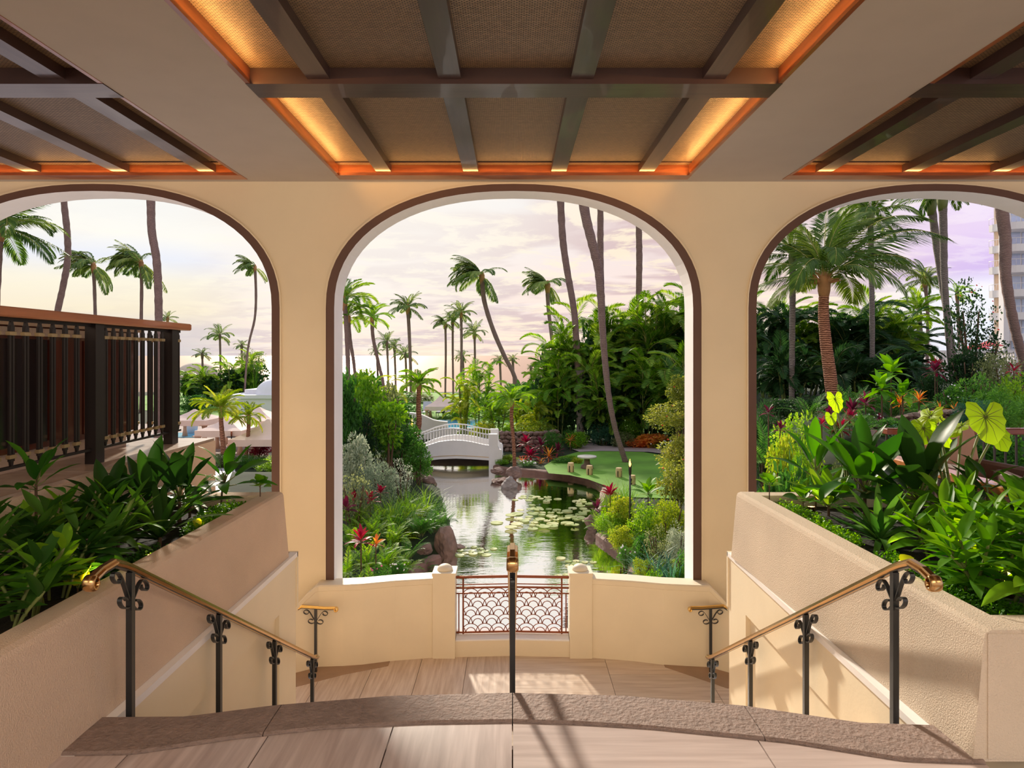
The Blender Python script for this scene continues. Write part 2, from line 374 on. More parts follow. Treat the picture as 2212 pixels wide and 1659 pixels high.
# ---------------------------------------------------------------- upper floor, nosing, stairs, landing
floor = struct('floor', 'upper floor of wide stone tiles')
def seg(tab, x):
    for (a, ya), (b, yb) in zip(tab, tab[1:]):
        if a <= x <= b: return ya+(yb-ya)*(x-a)/(b-a)
    return tab[0][1] if x < tab[0][0] else tab[-1][1]
NEAR = [(-1.75, 2.425), (-1.42, 2.435), (-1.096, 2.53), (-.755, 2.60), (-.38, 2.635), (0, 2.645), (.27, 2.632), (.546, 2.602), (1.065, 2.509), (1.443, 2.394), (1.75, 2.375)]
FAR = [(-1.75, 2.70), (-1.35, 2.705), (-1.01, 2.793), (-.525, 2.869), (0, 2.893), (.49, 2.869), (.98, 2.79), (1.415, 2.66), (1.75, 2.64)]
def tile(x0, x1, y0, y1f, z, mat, parent, g=.0025, nm='tile', t=.02, low=None):
    n = 8; top = []; bot = []
    for i in range(n+1):
        x = x0+g+(x1-x0-2*g)*i/n; top.append((x, (y1f(x) if callable(y1f) else y1f)-g)); bot.append((x, (y0(x) if callable(y0) else y0)+g))
    poly = bot+top[::-1]; q = MB(); cx, cy = (x0+x1)/2, sum(p[1] for p in poly)/len(poly)
    q.prism([(a-cx, b-cy) for a, b in poly], -t, 0); return q.build(nm, mat, parent, (cx, cy, z))
q = MB(); q.box((-1.74, -7, -.3), (1.74, 2.39, -.018)); q.box((-1.74, 2.30, -.3), (1.74, 2.5, -.02)); q.build('floor_bed', M['grout'], floor)
nearf = lambda x: seg(NEAR, x)
for xa, xb in ((-1.74, -1.445), (-1.445, -.963), (-.963, -.482), (-.482, 0)):
    tile(xa, xb, 1.70, nearf, 0, M['tile_uy'], floor); tile(xa, xb, .74, 1.70, 0, M['tile_uy'], floor); tile(xa, xb, -.22, .74, 0, M['tile_uy'], floor)
for xa, xb in ((0, .957), (.957, 1.74)):
    for ya, yb in ((1.90, nearf), (1.42, 1.90), (.94, 1.42), (.46, .94), (-.02, .46)): tile(xa, xb, ya, yb, 0, M['tile_ux'], floor)
q = MB(); q.box((-11, -7, -.25), (-1.74, 1.2, 0)); q.box((1.74, -7, -.25), (11, 1.2, 0)); q.box((-1.74, -7, -.02), (1.74, -.25, 0)); q.build('floor_slab', M['tile_y'], floor)
nos = struct('trim_4', 'curved rough brown stone nosing at the head of the stairs')
for xa, xb in ((-1.74, -.985), (-.985, 0), (0, .985), (.985, 1.74)):
    n = 14; q = MB(); rings = []
    for i in range(n+1):
        x = xa+.002+(xb-xa-.004)*i/n; yn = seg(NEAR, x); yf = seg(FAR, x)
        rings.append([(x, yn+.003, -.05), (x, yn+.003, .004), (x, yn+.012, .010), (x, (yn+yf)/2, .012), (x, yf-.03, .010), (x, yf-.008, -.002), (x, yf, -.022), (x, yf-.008, -.045), (x, yf-.03, -.055)])
    q.loft(rings, True, True, 0, False); q.build('nosing_stone', M['nosing'], nos)
# flight: sits between the two planters, runs down to the landing
st = struct('stairs', 'stone flight running down from the nosing to the landing')
RISE, RUN = .17, .28; LZ = -2.3
for k in range(13):
    zt = -.17-k*RISE
    if zt < LZ+.05: break
    q = MB(); poly = [(-1.66+3.32*i/12, seg(FAR, -1.66+3.32*i/12)+(k+1)*RUN) for i in range(13)]; back = [(x, y-RUN-.12) for x, y in poly[::-1]]
    q.prism(back[::-1]+poly[::-1], zt-.17, zt); q.build('tread', M['tile_x'], st)
YL0 = 2.9+13*RUN-.05
land = struct('floor_landing', 'lower landing of pale brown stone tiles')
# ---- parapet plan curve (front face)
PF = [(-2.75, 7.62), (-2.59, 7.755), (-2.36, 7.905), (-2.07, 7.925), (-1.84, 7.96), (-1.46, 8.07), (-.99, 8.15), (0, 8.20), (.99, 8.15), (1.50, 8.06), (1.86, 7.96), (2.12, 7.925), (2.40, 7.895), (2.62, 7.74), (2.78, 7.6)]
pf = lambda x: seg(PF, x)
q = MB(); q.box((-3.0, YL0-.3, LZ-.3), (3.0, 8.45, LZ-.015)); q.build('landing_slab', M['grout'], land)
for xa, xb in ((-2.84, -2.265), (-2.265, -1.70), (-1.70, -1.13), (-1.13, -.565), (-.565, 0)):
    tile(xa, xb, 6.9, lambda x: pf(x)+.05, LZ, M['tile_y'], land); tile(xa, xb, 5.95, 6.9, LZ, M['tile_y'], land)
for xa, xb in ((0, 1.155), (1.155, 2.31), (2.31, 2.9)):
    for ya, yb in ((7.72, lambda x: pf(x)+.05), (7.16, 7.72), (6.6, 7.16), (6.04, 6.6)): tile(xa, xb, ya, yb, LZ, M['tile_x'], land)
for k in range(4):
    for sx in (-1, 1):
        q = MB(); q.box((sx*(3.0+k*.3), 5.6, LZ-.3-.15*k), (sx*(3.3+k*.3), 8.08, LZ-.15*(k+1))); q.build('side_step', M['tile_x'], st)
# border strip of the landing
M['tile_dark'] = mat_plain('stone_border', (.40, .26, .17), .45, var=.12)
for pts in ([(-2.8, 7.35), (-2.5, 7.42), (-2.0, 7.72), (-1.52, 7.93), (-1.52, 8.10), (-2.07, 7.97), (-2.36, 7.95), (-2.8, 7.6)], [(2.85, 7.3), (2.45, 7.40), (2.05, 7.74), (1.86, 7.90), (1.86, 8.0), (2.12, 7.97), (2.40, 7.93), (2.85, 7.55)]):
    q = MB(); q.prism(pts if pts[0][0] < 0 else pts[::-1], LZ, LZ+.004); q.build('border_tile', M['tile_dark'], land)

# ---- parapet
par = struct('wall_parapet', 'low curved cream parapet on the landing')
def par_wall(x0, x1, n=16):
    q = MB(); cap = MB(); rg = []; rc = []
    xs = sorted(set([x0+(x1-x0)*i/n for i in range(n+1)]+[x for x, _ in PF if x0 < x < x1]))
    for x in xs:
        y = pf(x); drop = max(0, abs(x)-2.42)*1.15; zt = LZ+1.0-drop
        rg.append([(x, y, LZ-.2), (x, y, zt-.075), (x, y+.006, zt-.08), (x, y+.22, zt-.08), (x, y+.22, LZ-.2)])
        rc.append([(x, y-.012, zt-.07), (x, y-.018, zt-.015), (x, y-.006, zt), (x, y+.23, zt), (x, y+.24, zt-.02), (x, y+.24, zt-.08), (x, y+.002, zt-.08)])
    q.loft(rg, True, True, 0, False); q.build('parapet_wall', M['cream'], par); cap.loft(rc, True, True, 0, False); cap.build('parapet_cap', M['cream'], par)
par_wall(-2.85, -1.0); par_wall(1.0, 2.87)
q = MB(); rg = []
for i in range(9):
    x = -.72+1.44*i/8; y = pf(x); rg.append([(x, y, LZ-.2), (x, y, LZ+.20), (x, y+.22, LZ+.20), (x, y+.22, LZ-.2)])
q.loft(rg, True, True, 0, False); q.build('parapet_wall', M['cream'], par)
q = MB(); rg = []
for i in range(9):
    x = -.715+1.43*i/8; y = pf(x); rg.append([(x, y-.004, LZ+.20), (x, y-.004, LZ+.215), (x, y+.23, LZ+.27), (x, y+.23, LZ+.20)])
q.loft(rg, True, True, 0, False); q.build('parapet_sill', M['white'], par)
for sx in (-1, 1):
    y = pf(.9); cx = sx*.86
    q = MB(); q.box((cx-.14, y-.03, LZ-.2), (cx+.14, y+.25, LZ+1.03)); q.box((cx-.148, y-.038, LZ+1.03), (cx+.148, y+.258, LZ+1.07)); q.build('parapet_post', M['cream'], par)
    q = MB(); q.lathe([(.10*math.cos(a), .075*math.sin(a)) for a in [PI/2*i/7 for i in range(7)]]+[(.004, .075)], 24, (cx, y+.11, LZ+1.07)); q.build('post_dome', M['cream'], par)
# ---- scale pattern railing
rl = thing('scale_railing', 'rust bronze fish-scale railing between the two parapet posts', 'railing', (0, 8.3, LZ+.27))
def P3(x, z): return (x, pf(x)+.12-8.3, z-(LZ+.27))
ztop = Z_(1246, 8.3); zb = Z_(1365, 8.3)
def bar(name, x0, x1, z, r, mat=M['rust'], n=8):
    q = MB(); q.tube([P3(x0+(x1-x0)*i/n, z) for i in range(n+1)], r, 6); q.build(name, mat, rl)
bar('top_rail', -.72, .72, ztop, .018, M['rust']); bar('rail_bar', -.72, .72, Z_(1262, 8.3), .007); bar('rail_bar', -.72, .72, Z_(1269, 8.3), .013); bar('rail_bar', -.72, .72, Z_(1281, 8.3), .009); bar('rail_bar', -.72, .72, zb, .013)
for sx in (-1, 1):
    for xx, z0 in ((.63, ztop), (.685, Z_(1281, 8.3))):
        q = MB(); q.tube([P3(sx*xx, z0), P3(sx*xx, zb-.07 if xx < .65 else zb)], .011 if xx < .65 else .008, 6); q.build('upright', M['rust'], rl)
mo = MB(); zlo = zb; rowh = .112; colw = .178; rows = 5
for r_ in range(rows):
    off = 0 if r_ % 2 == 0 else colw/2; zc = zlo+r_*rowh-.0
    for c in range(-4, 5):
        xc = c*colw+off
        for rad in (colw*.62, colw*.34):
            pts = []
            for i in range(13):
                a = PI*i/12; x = xc+rad*math.cos(a); z = zc+rad*math.sin(a)*1.0
                if abs(x) <= .63: pts.append(P3(x, min(z, Z_(1269, 8.3))))
            if len(pts) > 2: mo.tube(pts, .0055, 4)
mo.build('scale_pattern', M['rust'], rl)
# ---------------------------------------------------------------- planters and stairwell walls
PT = .486
def planter(sx, xo_far, xo_near, xin, yn, yf, mat, nm, label):
    """sx side; thick inner wall along the stairs with rounded rim"""
    t = thing(nm, label, 'planter', (0, 0, 0))
    q = MB(); rg = []
    for y in (yn+.004, yn+.5, (yn+yf)/2, yf-.004):
        k = (y-yn)/(yf-yn); x = xo_near+(xo_far-xo_near)*k; bx = x-sx*.04   # battered foot
        rg.append([(bx*1.0, y, 0), (x, y, PT-.03), (x+sx*.008, y, PT-.01), (x+sx*.03, y, PT), (x+sx*.13, y, PT), (x+sx*.15, y, PT-.02), (x+sx*.16, y, .0)])
    if sx < 0: rg = [r[::-1] for r in rg]
    q.loft(rg, True, True, 0, False); q.build('planter_wall', mat, t)
    a = xo_far; b = xin
    q = MB(); q.box((a+sx*.02, yf-.14, -.0), (b, yf, PT-.002), bev=.012); q.build('end_wall', mat, t)
    q = MB(); q.box((xo_near+sx*.012, yn, 0), (b, yn+.16, PT-.002), bev=.012); q.build('end_wall', mat, t)
    q = MB(); n = 14; m_ = 6; vs = []; random.seed(int(yn*100))
    for i in range(n+1):
        for j in range(m_+1):
            vs.append((a+sx*.15+(b-a-sx*.15)*j/m_, yn+.1+(yf-yn-.2)*i/n, PT-.09+random.uniform(-.015, .02)))
    fs = [(i*(m_+1)+j, i*(m_+1)+j+1, (i+1)*(m_+1)+j+1, (i+1)*(m_+1)+j) for i in range(n) for j in range(m_)]
    q.add(vs, fs if sx > 0 else [f[::-1] for f in fs]); q.build('soil', M['soil'], t, kind='stuff')
    return t
planter(-1, -1.705, -1.745, -2.52, 1.25, 4.83, M['stucco'], 'planter_box', 'long stucco planter box left of the stairs, full of dark green plants')
planter(1, 1.668, 1.742, 2.80, 2.39, 4.83, M['stucco_r'], 'planter_box', 'long sunlit stucco planter box right of the stairs')
for sx, mat in ((-1, M['cream']), (1, M['white'])):
    w = struct('wall_left_stairwell' if sx < 0 else 'wall_right_stairwell', 'panelled stairwell wall below the planter')
    xi = sx*1.655
    q = MB(); q.box((xi+sx*.03, 2.66, LZ-.2), (sx*1.92, 4.95, -.035)); q.build('stairwell_wall', M['cream'], w)
    q = MB(); q.box((xi-sx*.012, 2.40, -.035), (sx*1.64, 4.965, .0)) if 0 else q.box((xi-sx*.012, 2.40, -.035), (sx*1.70, 4.965, -.001)); q.build('ledge', M['white'], w)
    # frame: stile at the far end and a rail under the ledge leave a recessed panel
    q = MB(); q.box((xi, 4.60, LZ-.2), (xi+sx*.035, 4.95, -.036)); q.build('stile', M['cream'], w)
    q = MB(); q.box((xi, 2.66, -.34), (xi+sx*.035, 4.60, -.036)); q.build('panel_rail', M['cream'], w)
    q = MB(); q.box((xi-sx*.012, 4.95, -.42), (xi+sx*.27, 4.972, -.0)); q.build('end_cap', M['cream'], w)
    q = MB(); q.box((sx*1.93, 2.4, -2.5), (sx*(2.51 if sx < 0 else 2.79), 4.83, -.004)); q.build('planter_base', M['cream'], w)

# ---------------------------------------------------------------- wrought iron handrails
CAP = [(-.022, 0), (-.024, .006), (-.018, .014), (-.008, .019), (.008, .019), (.018, .014), (.024, .006), (.022, 0), (.012, -.004), (.010, -.012), (-.010, -.012), (-.012, -.004)]
def ribbon(mb, pts, w, th, side):
    prof = [(-w/2, -th/2), (w/2, -th/2), (w/2, th/2), (-w/2, th/2)]
    mb.sweep(pts, prof, side, 0, False)
def scroll_pts(s):
    """2D path (u away from the post, v up from the rail underside): outer curl then lower curl"""
    o = []
    for i in range(9):
        t = i/8; o.append((.004+.075*t**.9, -.155+.125*math.sin(t*PI/2)))
    # curl inwards
    cx, cy, r0 = .079, -.062, .032
    for i in range(1, 15):
        a = PI/2-(i/14)*1.55*PI; r = r0*(1-.45*i/14); o.append((cx+r*math.cos(a)*1.0, cy+r*math.sin(a)))
    l = [(.004, -.205)]
    cx, cy, r0 = .036, -.150, .034
    for i in range(0, 15):
        a = -PI*.85+(i/14)*1.65*PI; r = r0*(1-.4*i/14); l.append((cx+r*math.cos(a), cy+r*math.sin(a)-.02))
    return [(u*s*1.1, v*s*.80) for u, v in o], [(u*s*1.1, v*s*.80) for u, v in l]
def handrail(label, origin, path, posts, udir, side, scale=1.0, capmat='brass', endmat=None, group=None, volute=True, pw=.0125):
    """path: list of points (world); posts: (point on rail, foot z); udir: horizontal direction of the rail, side: across it"""
    t = thing('stair_handrail', label, 'handrail', origin, group); O = Vector(origin); U = Vector(udir); S = Vector(side)
    P = [Vector(p)-O for p in path]
    q = MB(); q.sweep(P, CAP, side, 0, False); q.build('brass_cap', M[capmat], t)
    q = MB(); q.sweep([p-Vector((0, 0, .016)) for p in P], [(-.014, -.005), (.014, -.005), (.014, .005), (-.014, .005)], side); q.build('flat_bar', M['iron'], t)
    if volute:
        p0 = P[0]; d = (P[0]-P[1]); d.z = 0; d.normalize(); q = MB(); pts = []
        for i in range(14):
            a = PI/2-i/13*1.7*PI; r = .026*(1-.5*i/13); pts.append(p0+d*(r*math.cos(a)*.9+.006)+Vector((0, 0, r*math.sin(a)-.022)))
        q.sweep(pts, [(-.020, -.006), (.020, -.006), (.025, 0), (.021, .007), (.010, .011), (-.010, .011), (-.021, .007), (-.025, 0)], side, 0, True); q.build('volute', M[endmat or capmat], t)
    for (pt, zf) in posts:
        p = Vector(pt)-O; q = MB(); q.box((p.x-pw, p.y-pw, zf-O.z), (p.x+pw, p.y+pw, p.z-.02)); po = q.build('post', M['iron'], t)
        # slope of rail at this post
        k = 0
        for a, b in zip(P, P[1:]):
            da, db = (a-p).dot(U), (b-p).dot(U)
            if min(da, db) <= 1e-4 and max(da, db) >= -1e-4 and abs(db-da) > 1e-6: k = (b.z-a.z)/(db-da)
        for sg in (-1, 1):
            kk = k*sg if abs(k) < .3 else k*sg
            o, l = scroll_pts(scale)
            def mp(uv, flat=0): return p+U*sg*(uv[0]+pw*.6)+Vector((0, 0, uv[1]-.015+kk*uv[0]*1.0))
            q = MB(); ribbon(q, [mp(x) for x in o], .018*scale, .0055*scale, S); ribbon(q, [mp(x) for x in l], .018*scale, .0055*scale, S)
            q.build('scroll', M['iron'], po)
    return t
sl = -.616
def railz(y): return .614+(y-2.715)*sl
def side_path(x, y0=2.47, y1=5.30):
    pts = [(x, y0, railz(2.63)-.012), (x, y0+.05, railz(2.63)+.002), (x, 2.60, railz(2.63)+.006), (x, 2.66, railz(2.66)-.004), (x, 2.72, railz(2.72))]
    pts += [(x, y1-.12, railz(y1-.12)), (x, y1-.06, railz(y1-.06)+.004), (x, y1, railz(y1)+.02)]
    return pts
YP = [2.715, 3.535, 4.36, 5.18]
for x, lab in ((-1.6, 'black iron handrail with brass cap beside the left planter wall'), (1.6, 'black iron handrail with brass cap beside the sunlit right planter wall'), (0.0, 'black iron handrail with brass cap in the middle of the stairs, seen end on')):
    feet = [-.17-.17*max(0, math.floor((y-2.9)/.28)+0) for y in YP]
    ys = YP if x else [y+.22 for y in YP]
    if x: handrail(lab, (x, 2.715, -.17), side_path(x), [((x, y, railz(y)), -.2+min(0, sl*(y-2.9))-.1) for y in ys], (0, 1, 0), (1, 0, 0))
    else:
        pp = [(px_, py_+.22, pz_) for px_, py_, pz_ in side_path(x)]
        handrail(lab, (x, 2.93, -.17), pp, [((x, y, railz(y-.22)), -.2+min(0, sl*(y-2.9))-.1) for y in ys], (0, 1, 0), (1, 0, 0))
for sx, lab in ((-1, 'short brass-capped handrail standing at the left end of the landing'), (1, 'short brass-capped handrail standing at the right end of the landing')):
    Y = 7.78; z = Z_(1313, Y)
    xs = [X_(724, Y), X_(700, Y), X_(652, Y), X_(600, Y)] if sx < 0 else [X_(1492, Y), X_(1515, Y), X_(1562, Y), X_(1612, Y)]
    path = [(xs[0], Y, z), (xs[1], Y, z), (xs[2], Y, z+.02), (xs[3], Y, z-.14)]
    xp = X_(682, Y) if sx < 0 else X_(1535, Y)
    handrail(lab, (xp, Y, LZ), path, [((xp, Y, z+.01), LZ)], (1, 0, 0), (0, 1, 0), 1.15, 'brass_y', pw=.015)

# ---------------------------------------------------------------- left terrace: floor, bronze railing, panelled screen
TZ = .8
lt = struct('floor_left_terrace', 'raised left terrace with sunlit pale tiles and a stucco side wall')
q = MB(); q.box((-9, 1.25, -2.9), (-2.52, 5.5, TZ-.02)); q.build('terrace_wall', M['stucco'], lt)
M['tile_pale'] = mat_grain('pale_tile', (.40, .30, .24), (.55, .44, .36), (2, 2, 1), .25, bump=.01)
for i in range(9):
    for j in range(8):
        x1 = -2.50-i*.6; y0 = 1.3+j*.525; q = MB(); q.box((x1-.597, y0+.003, TZ-.03), (x1 if i else -2.53, y0+.522, TZ)); q.build('tile', M['tile_pale'], lt)
def baluster_mesh(h):
    q = MB()
    for s_ in (-1, 1): q.box((-.006, s_*.011-.0075, .03), (.006, s_*.011+.0075, h-.03))
    me_tip = lambda z0, z1: [( -.008, -.018, z0), (.008, -.018, z0), (.008, .018, z0), (-.008, .018, z0), (-.006, -.006, z1), (.006, -.006, z1), (.006, .006, z1), (-.006, .006, z1)]
    fs = [(3, 2, 1, 0), (4, 5, 6, 7), (0, 1, 5, 4), (1, 2, 6, 5), (2, 3, 7, 6), (3, 0, 4, 7)]
    q.add(me_tip(h-.07, h), fs); q.add(me_tip(.07, 0), [f[::-1] for f in fs])
    return q.mesh('baluster', M['bronze'])
def band_mesh():
    q = MB(); q.box((-.012, -.024, -.011), (.012, .024, .011), bev=.002); return q.mesh('brass_band', M['band'])
BH = .80; ME_BAL = baluster_mesh(BH); ME_BAND = band_mesh()
lr = thing('terrace_railing', 'dark bronze railing with banded twin-bar balusters and a red-brown wood top, left terrace', 'railing', (-2.72, 4.2, TZ))
q = MB(); prof_top = [(-.045, -.045), (.055, -.045), (.06, .0), (.045, .008), (-.05, .008), (-.06, 0)]
q.box((-.06, -2.0, .905), (.065, 1.16, .96), bev=.008); q.build('top_rail', M['rail_wood'], lr)
q = MB(); q.box((-1.6, 1.05, .905), (-.06, 1.15, .96), bev=.008); q.build('top_rail', M['rail_wood'], lr)
q = MB(); q.box((-.012, -2.0, .085), (.012, 1.1, .10)); q.build('bottom_bar', M['bronze'], lr)
q = MB(); q.box((-.006, -2.0, .885), (.006, 1.1, .905)); q.build('bottom_bar', M['bronze'], lr)
for y in (.02, .96, -1.5):
    q = MB(); q.box((-.035, y-.045, 0), (.035, y+.045, .905)); q.build('post', M['bronze'], lr)
ys = [-1.32+.106*i for i in range(12)]+[.13+.0875*i for i in range(9)]+[1.07]
for y in ys:
    b = obj('baluster', ME_BAL, lr, Matrix.Translation((0, y, .095)))
    for z in (.055, BH-.075): obj('brass_band', ME_BAND, b, Matrix.Translation((0, 0, z)))
for i in range(11):
    b = obj('baluster', ME_BAL, lr, Matrix.Translation((-.12-.12*i, 1.1, .095)) @ Matrix.Rotation(PI/2, 4, 'Z'))
    for z in (.055, BH-.075): obj('brass_band', ME_BAND, b, Matrix.Translation((0, 0, z)))
# panelled cabinet behind the railing
M['red_panel'] = mat_grain('red_wood_panel', (.10, .022, .012), (.17, .045, .022), (1, 6, .6), .22, coat=.4, bump=.02)
M['gloss_dark'] = mat_plain('dark_gloss', (.03, .022, .022), .08, var=.2, spec=.7)
cb_ = thing('sideboard', 'long dark wood sideboard with glossy panels behind the left terrace railing', 'cabinet', (-2.96, 4.05, TZ))
q = MB(); q.box((-.5, -1.6, .12), (0, 1.05, .88)); q.build('body', M['red_panel'], cb_)
q = MB(); q.box((-.52, -1.62, .88), (.03, 1.07, .93)); q.build('cabinet_top', M['stucco'], cb_)
q = MB(); q.box((-.48, -1.55, 0), (-.05, 1.0, .12)); q.build('plinth', M['stucco'], cb_)
for i in range(8):
    q = MB(); y = -1.58+i*.328; q.box((0, y+.01, .16), (.02, y+.315, .80)); q.build('panel', M['gloss_dark'] if i < 5 else M['red_panel'], cb_)
q = MB(); q.box((0, -1.58, .82), (.012, 1.04, .87)); q.build('panel_strip', M['stucco'], cb_)

# ---------------------------------------------------------------- right terrace: rails, armchairs, lamp
RT = -.1
rt = struct('floor_right_terrace', 'right terrace floor of pale tiles')
q = MB(); q.box((2.80, 1.25, -2.9), (9, 6.7, RT)); q.build('terrace_slab', M['tile_pale'], rt)
M['rail_orange'] = mat_grain('orange_wood', (.50, .16, .04), (.66, .24, .07), (.6, 8, 8), .22, coat=.5, bump=.02)
M['rail_dred'] = mat_grain('dark_red_wood', (.16, .035, .02), (.25, .06, .03), (.6, 8, 8), .25, coat=.5, bump=.02)
def slat_mesh(h):
    q = MB(); q.box((-.008, -.008, 0), (.008, .008, h)); return q.mesh('baluster', M['bronze'])
ME_SL = slat_mesh(.76)
rr = thing('terrace_railing', 'orange-brown wood topped railing with thin dark balusters behind the right planter', 'railing', (2.86, 4.4, RT))
q = MB(); q.box((-.06, -1.6, .79), (.06, 1.05, .845), bev=.008); q.build('top_rail', M['rail_orange'], rr)
q = MB(); q.box((-.02, -1.6, .04), (.02, 1.05, .06)); q.build('bottom_bar', M['bronze'], rr)
for i in range(34): obj('baluster', ME_SL, rr, Matrix.Translation((0, -1.55+.078*i, .04)))
r2 = thing('terrace_railing', 'dark red wood topped railing along the far edge of the right terrace', 'railing', (5.2, 6.6, RT))
q = MB(); q.box((-1.42, -.06, .80), (2.4, .06, .86), bev=.008); q.build('top_rail', M['rail_dred'], r2)
q = MB(); q.box((-1.5, -.02, .04), (2.4, .02, .06)); q.build('bottom_bar', M['bronze'], r2)
for i in range(36): obj('baluster', ME_SL, r2, Matrix.Translation((-1.5+.11*i, 0, .04)))
r3 = thing('terrace_railing', 'red-brown wood topped railing closing the near corner of the right terrace', 'railing', (3.25, 6.0, RT))
q = MB(); q.add([(-.42, -.57, .79), (-.32, -.60, .79), (.42, .52, .79), (.33, .58, .79), (-.42, -.57, .85), (-.32, -.60, .85), (.42, .52, .85), (.33, .58, .85)], [(0, 3, 2, 1), (4, 5, 6, 7), (0, 1, 5, 4), (1, 2, 6, 5), (2, 3, 7, 6), (3, 0, 4, 7)])
q.build('top_rail', M['rail_dred'], r3)
for i in range(9): obj('baluster', ME_SL, r3, Matrix.Translation((-.36+.09*i, -.55+.135*i, .04)))
M['uph_tan'] = mat_plain('tan_leather', (.46, .25, .14), .5, var=.08); M['uph_brown'] = mat_plain('brown_cushion', (.12, .065, .05), .6, var=.15)
M['shade'] = mat_plain('linen', (.80, .72, .55), .8, bump=.3, bscale=200, var=.06)
def armchair(lab, x, y, rz, mback, mseat, w=.62, hb=.86):
    t = thing('armchair', lab, 'chair', (x, y, RT), None, rz)
    q = MB(); q.box((-w/2, -.3, .22), (w/2, .3, .42), bev=.03); q.build('seat', M[mseat], t)
    q = MB(); rg = []
    for z, k in ((.40, 0), (.6, .02), (hb-.1, .06), (hb-.03, .075), (hb, .09)):
        s_ = .93 if z > hb-.01 else 1; rg.append([(-w/2*s_, .22+k, z), (w/2*s_, .22+k, z), (w/2*s_, .31+k, z), (-w/2*s_, .31+k, z)])
    q.loft(rg, True, True, 0, False); q.build('backrest', M[mback], t)
    for sx in (-1, 1):
        q = MB(); q.box((sx*w/2-.05, -.3, .3), (sx*w/2+.05, .25, .60), bev=.025); q.build('armrest', M[mseat], t)
        for sy in (-1, 1):
            q = MB(); q.tube([(sx*w*.42, sy*.25, 0), (sx*w*.42, sy*.25, .24)], .02, 6); q.build('leg', M['bronze'], t)
armchair('tan leather high-backed armchair at the far railing of the right terrace', 4.3, 6.0, .15, 'uph_tan', 'uph_brown', .5, .92)
armchair('dark brown rounded armchair beside the linen lamp', 4.55, 5.3, PI*.9, 'uph_brown', 'uph_brown', .75, .58)
armchair('brown armchair low behind the ginger leaves, nearest the orange railing', 3.75, 4.9, PI*.75, 'uph_brown', 'uph_brown', .6, .55)
t = thing('table_lamp', 'cream linen drum lamp on a low dark table at the right edge', 'lamp', (3.22, 4.0, RT))
q = MB(); q.lathe([(.16, .0), (.16, .02), (.025, .04), (.025, .40), (.22, .42), (.22, .44)], 20); q.build('table_base', M['bronze'], t)
q = MB(); q.lathe([(.085, .46), (.095, .47), (.10, .72), (.09, .725)], 24, (0, 0, 0)); q.build('lamp_shade', M['shade'], t)
q = MB(); q.lathe([(.05, .44), (.02, .46), (.02, .5)], 12); q.build('lamp_base', M['bronze'], t)
# ---------------------------------------------------------------- garden ground, pond, sea
GZ = -2.9; WZ = -3.1
POND = [(-2.9, 8.7), (-2.5, 10.5), (-2.4, 12.1), (-2.27, 13.4), (-2.2, 14.1), (-1.83, 14.5), (-1.34, 15.4), (-1.53, 16.9), (-2.0, 19.4), (-2.4, 22), (-3.0, 24.1), (-3.5, 26.0), (-3.9, 28.5), (-3.6, 31.5),
        (-1.2, 31.5), (-.8, 28.5), (-.75, 25.7), (.79, 25.1), (2.14, 24.3), (2.8, 23.4), (3.1, 22.4), (2.75, 20.6), (2.25, 18.3), (2.07, 16.2), (2.5, 14.7), (2.57, 13.9), (2.25, 13.2), (2.1, 12.3), (2.3, 11), (2.9, 8.7)]
def inside(x, y, poly):
    c = False; n = len(poly)
    for i in range(n):
        (x0, y0), (x1, y1) = poly[i], poly[i-1]
        if (y0 > y) != (y1 > y) and x < (x1-x0)*(y-y0)/(y1-y0)+x0: c = not c
    return c
def edge_d(x, y, poly):
    best = 1e9; n = len(poly)
    for i in range(n):
        (x0, y0), (x1, y1) = poly[i], poly[i-1]; dx, dy = x1-x0, y1-y0
        t = max(0, min(1, ((x-x0)*dx+(y-y0)*dy)/(dx*dx+dy*dy))); best = min(best, math.hypot(x-x0-t*dx, y-y0-t*dy))
    return best
def gz(x, y):
    h = smooth(.27*y+.8, .27*y+3.2, x)*smooth(9, 13, y)
    z = GZ+2.75*h
    z += .9*smooth(-3.2, -6.5, x)*smooth(12, 16, y)*smooth(24, 19, y)      # left bank bed
    if y > 78: z -= 6.5*smooth(78, 105, y)
    return z
def gz_b(x, y):
    if -6 < x < 5 and 8 < y < 33:
        d = edge_d(x, y, POND)
        if inside(x, y, POND): return WZ-.02-min(.9, d*1.5)
        if d < .3: return WZ+.02+(gz(x, y)-WZ-.02)*d/.3
    return gz(x, y)
def axis(stops):
    out = []
    for (a, b, st_) in stops:
        n = max(1, round((b-a)/st_)); out += [a+(b-a)*i/n for i in range(n)]
    return out+[stops[-1][1]]
xs = axis([(-90, -12, 6), (-12, -5.5, 1.3), (-5.5, 4.5, .25), (4.5, 14, .8), (14, 90, 7)]); ys = axis([(8.5, 33, .3), (33, 80, 4), (80, 110, 5)])
q = MB(); n = len(xs); q.add([(x, y, gz_b(x, y)) for y in ys for x in xs], [(j*n+i, j*n+i+1, (j+1)*n+i+1, (j+1)*n+i) for j in range(len(ys)-1) for i in range(n-1)], 0, True)
M['earth'] = mat_plain('garden_earth', (.018, .030, .008), 1.0, bump=.6, bscale=6, var=.5, vscale=1.2)
q.build('ground_garden', M['earth'], kind='structure')
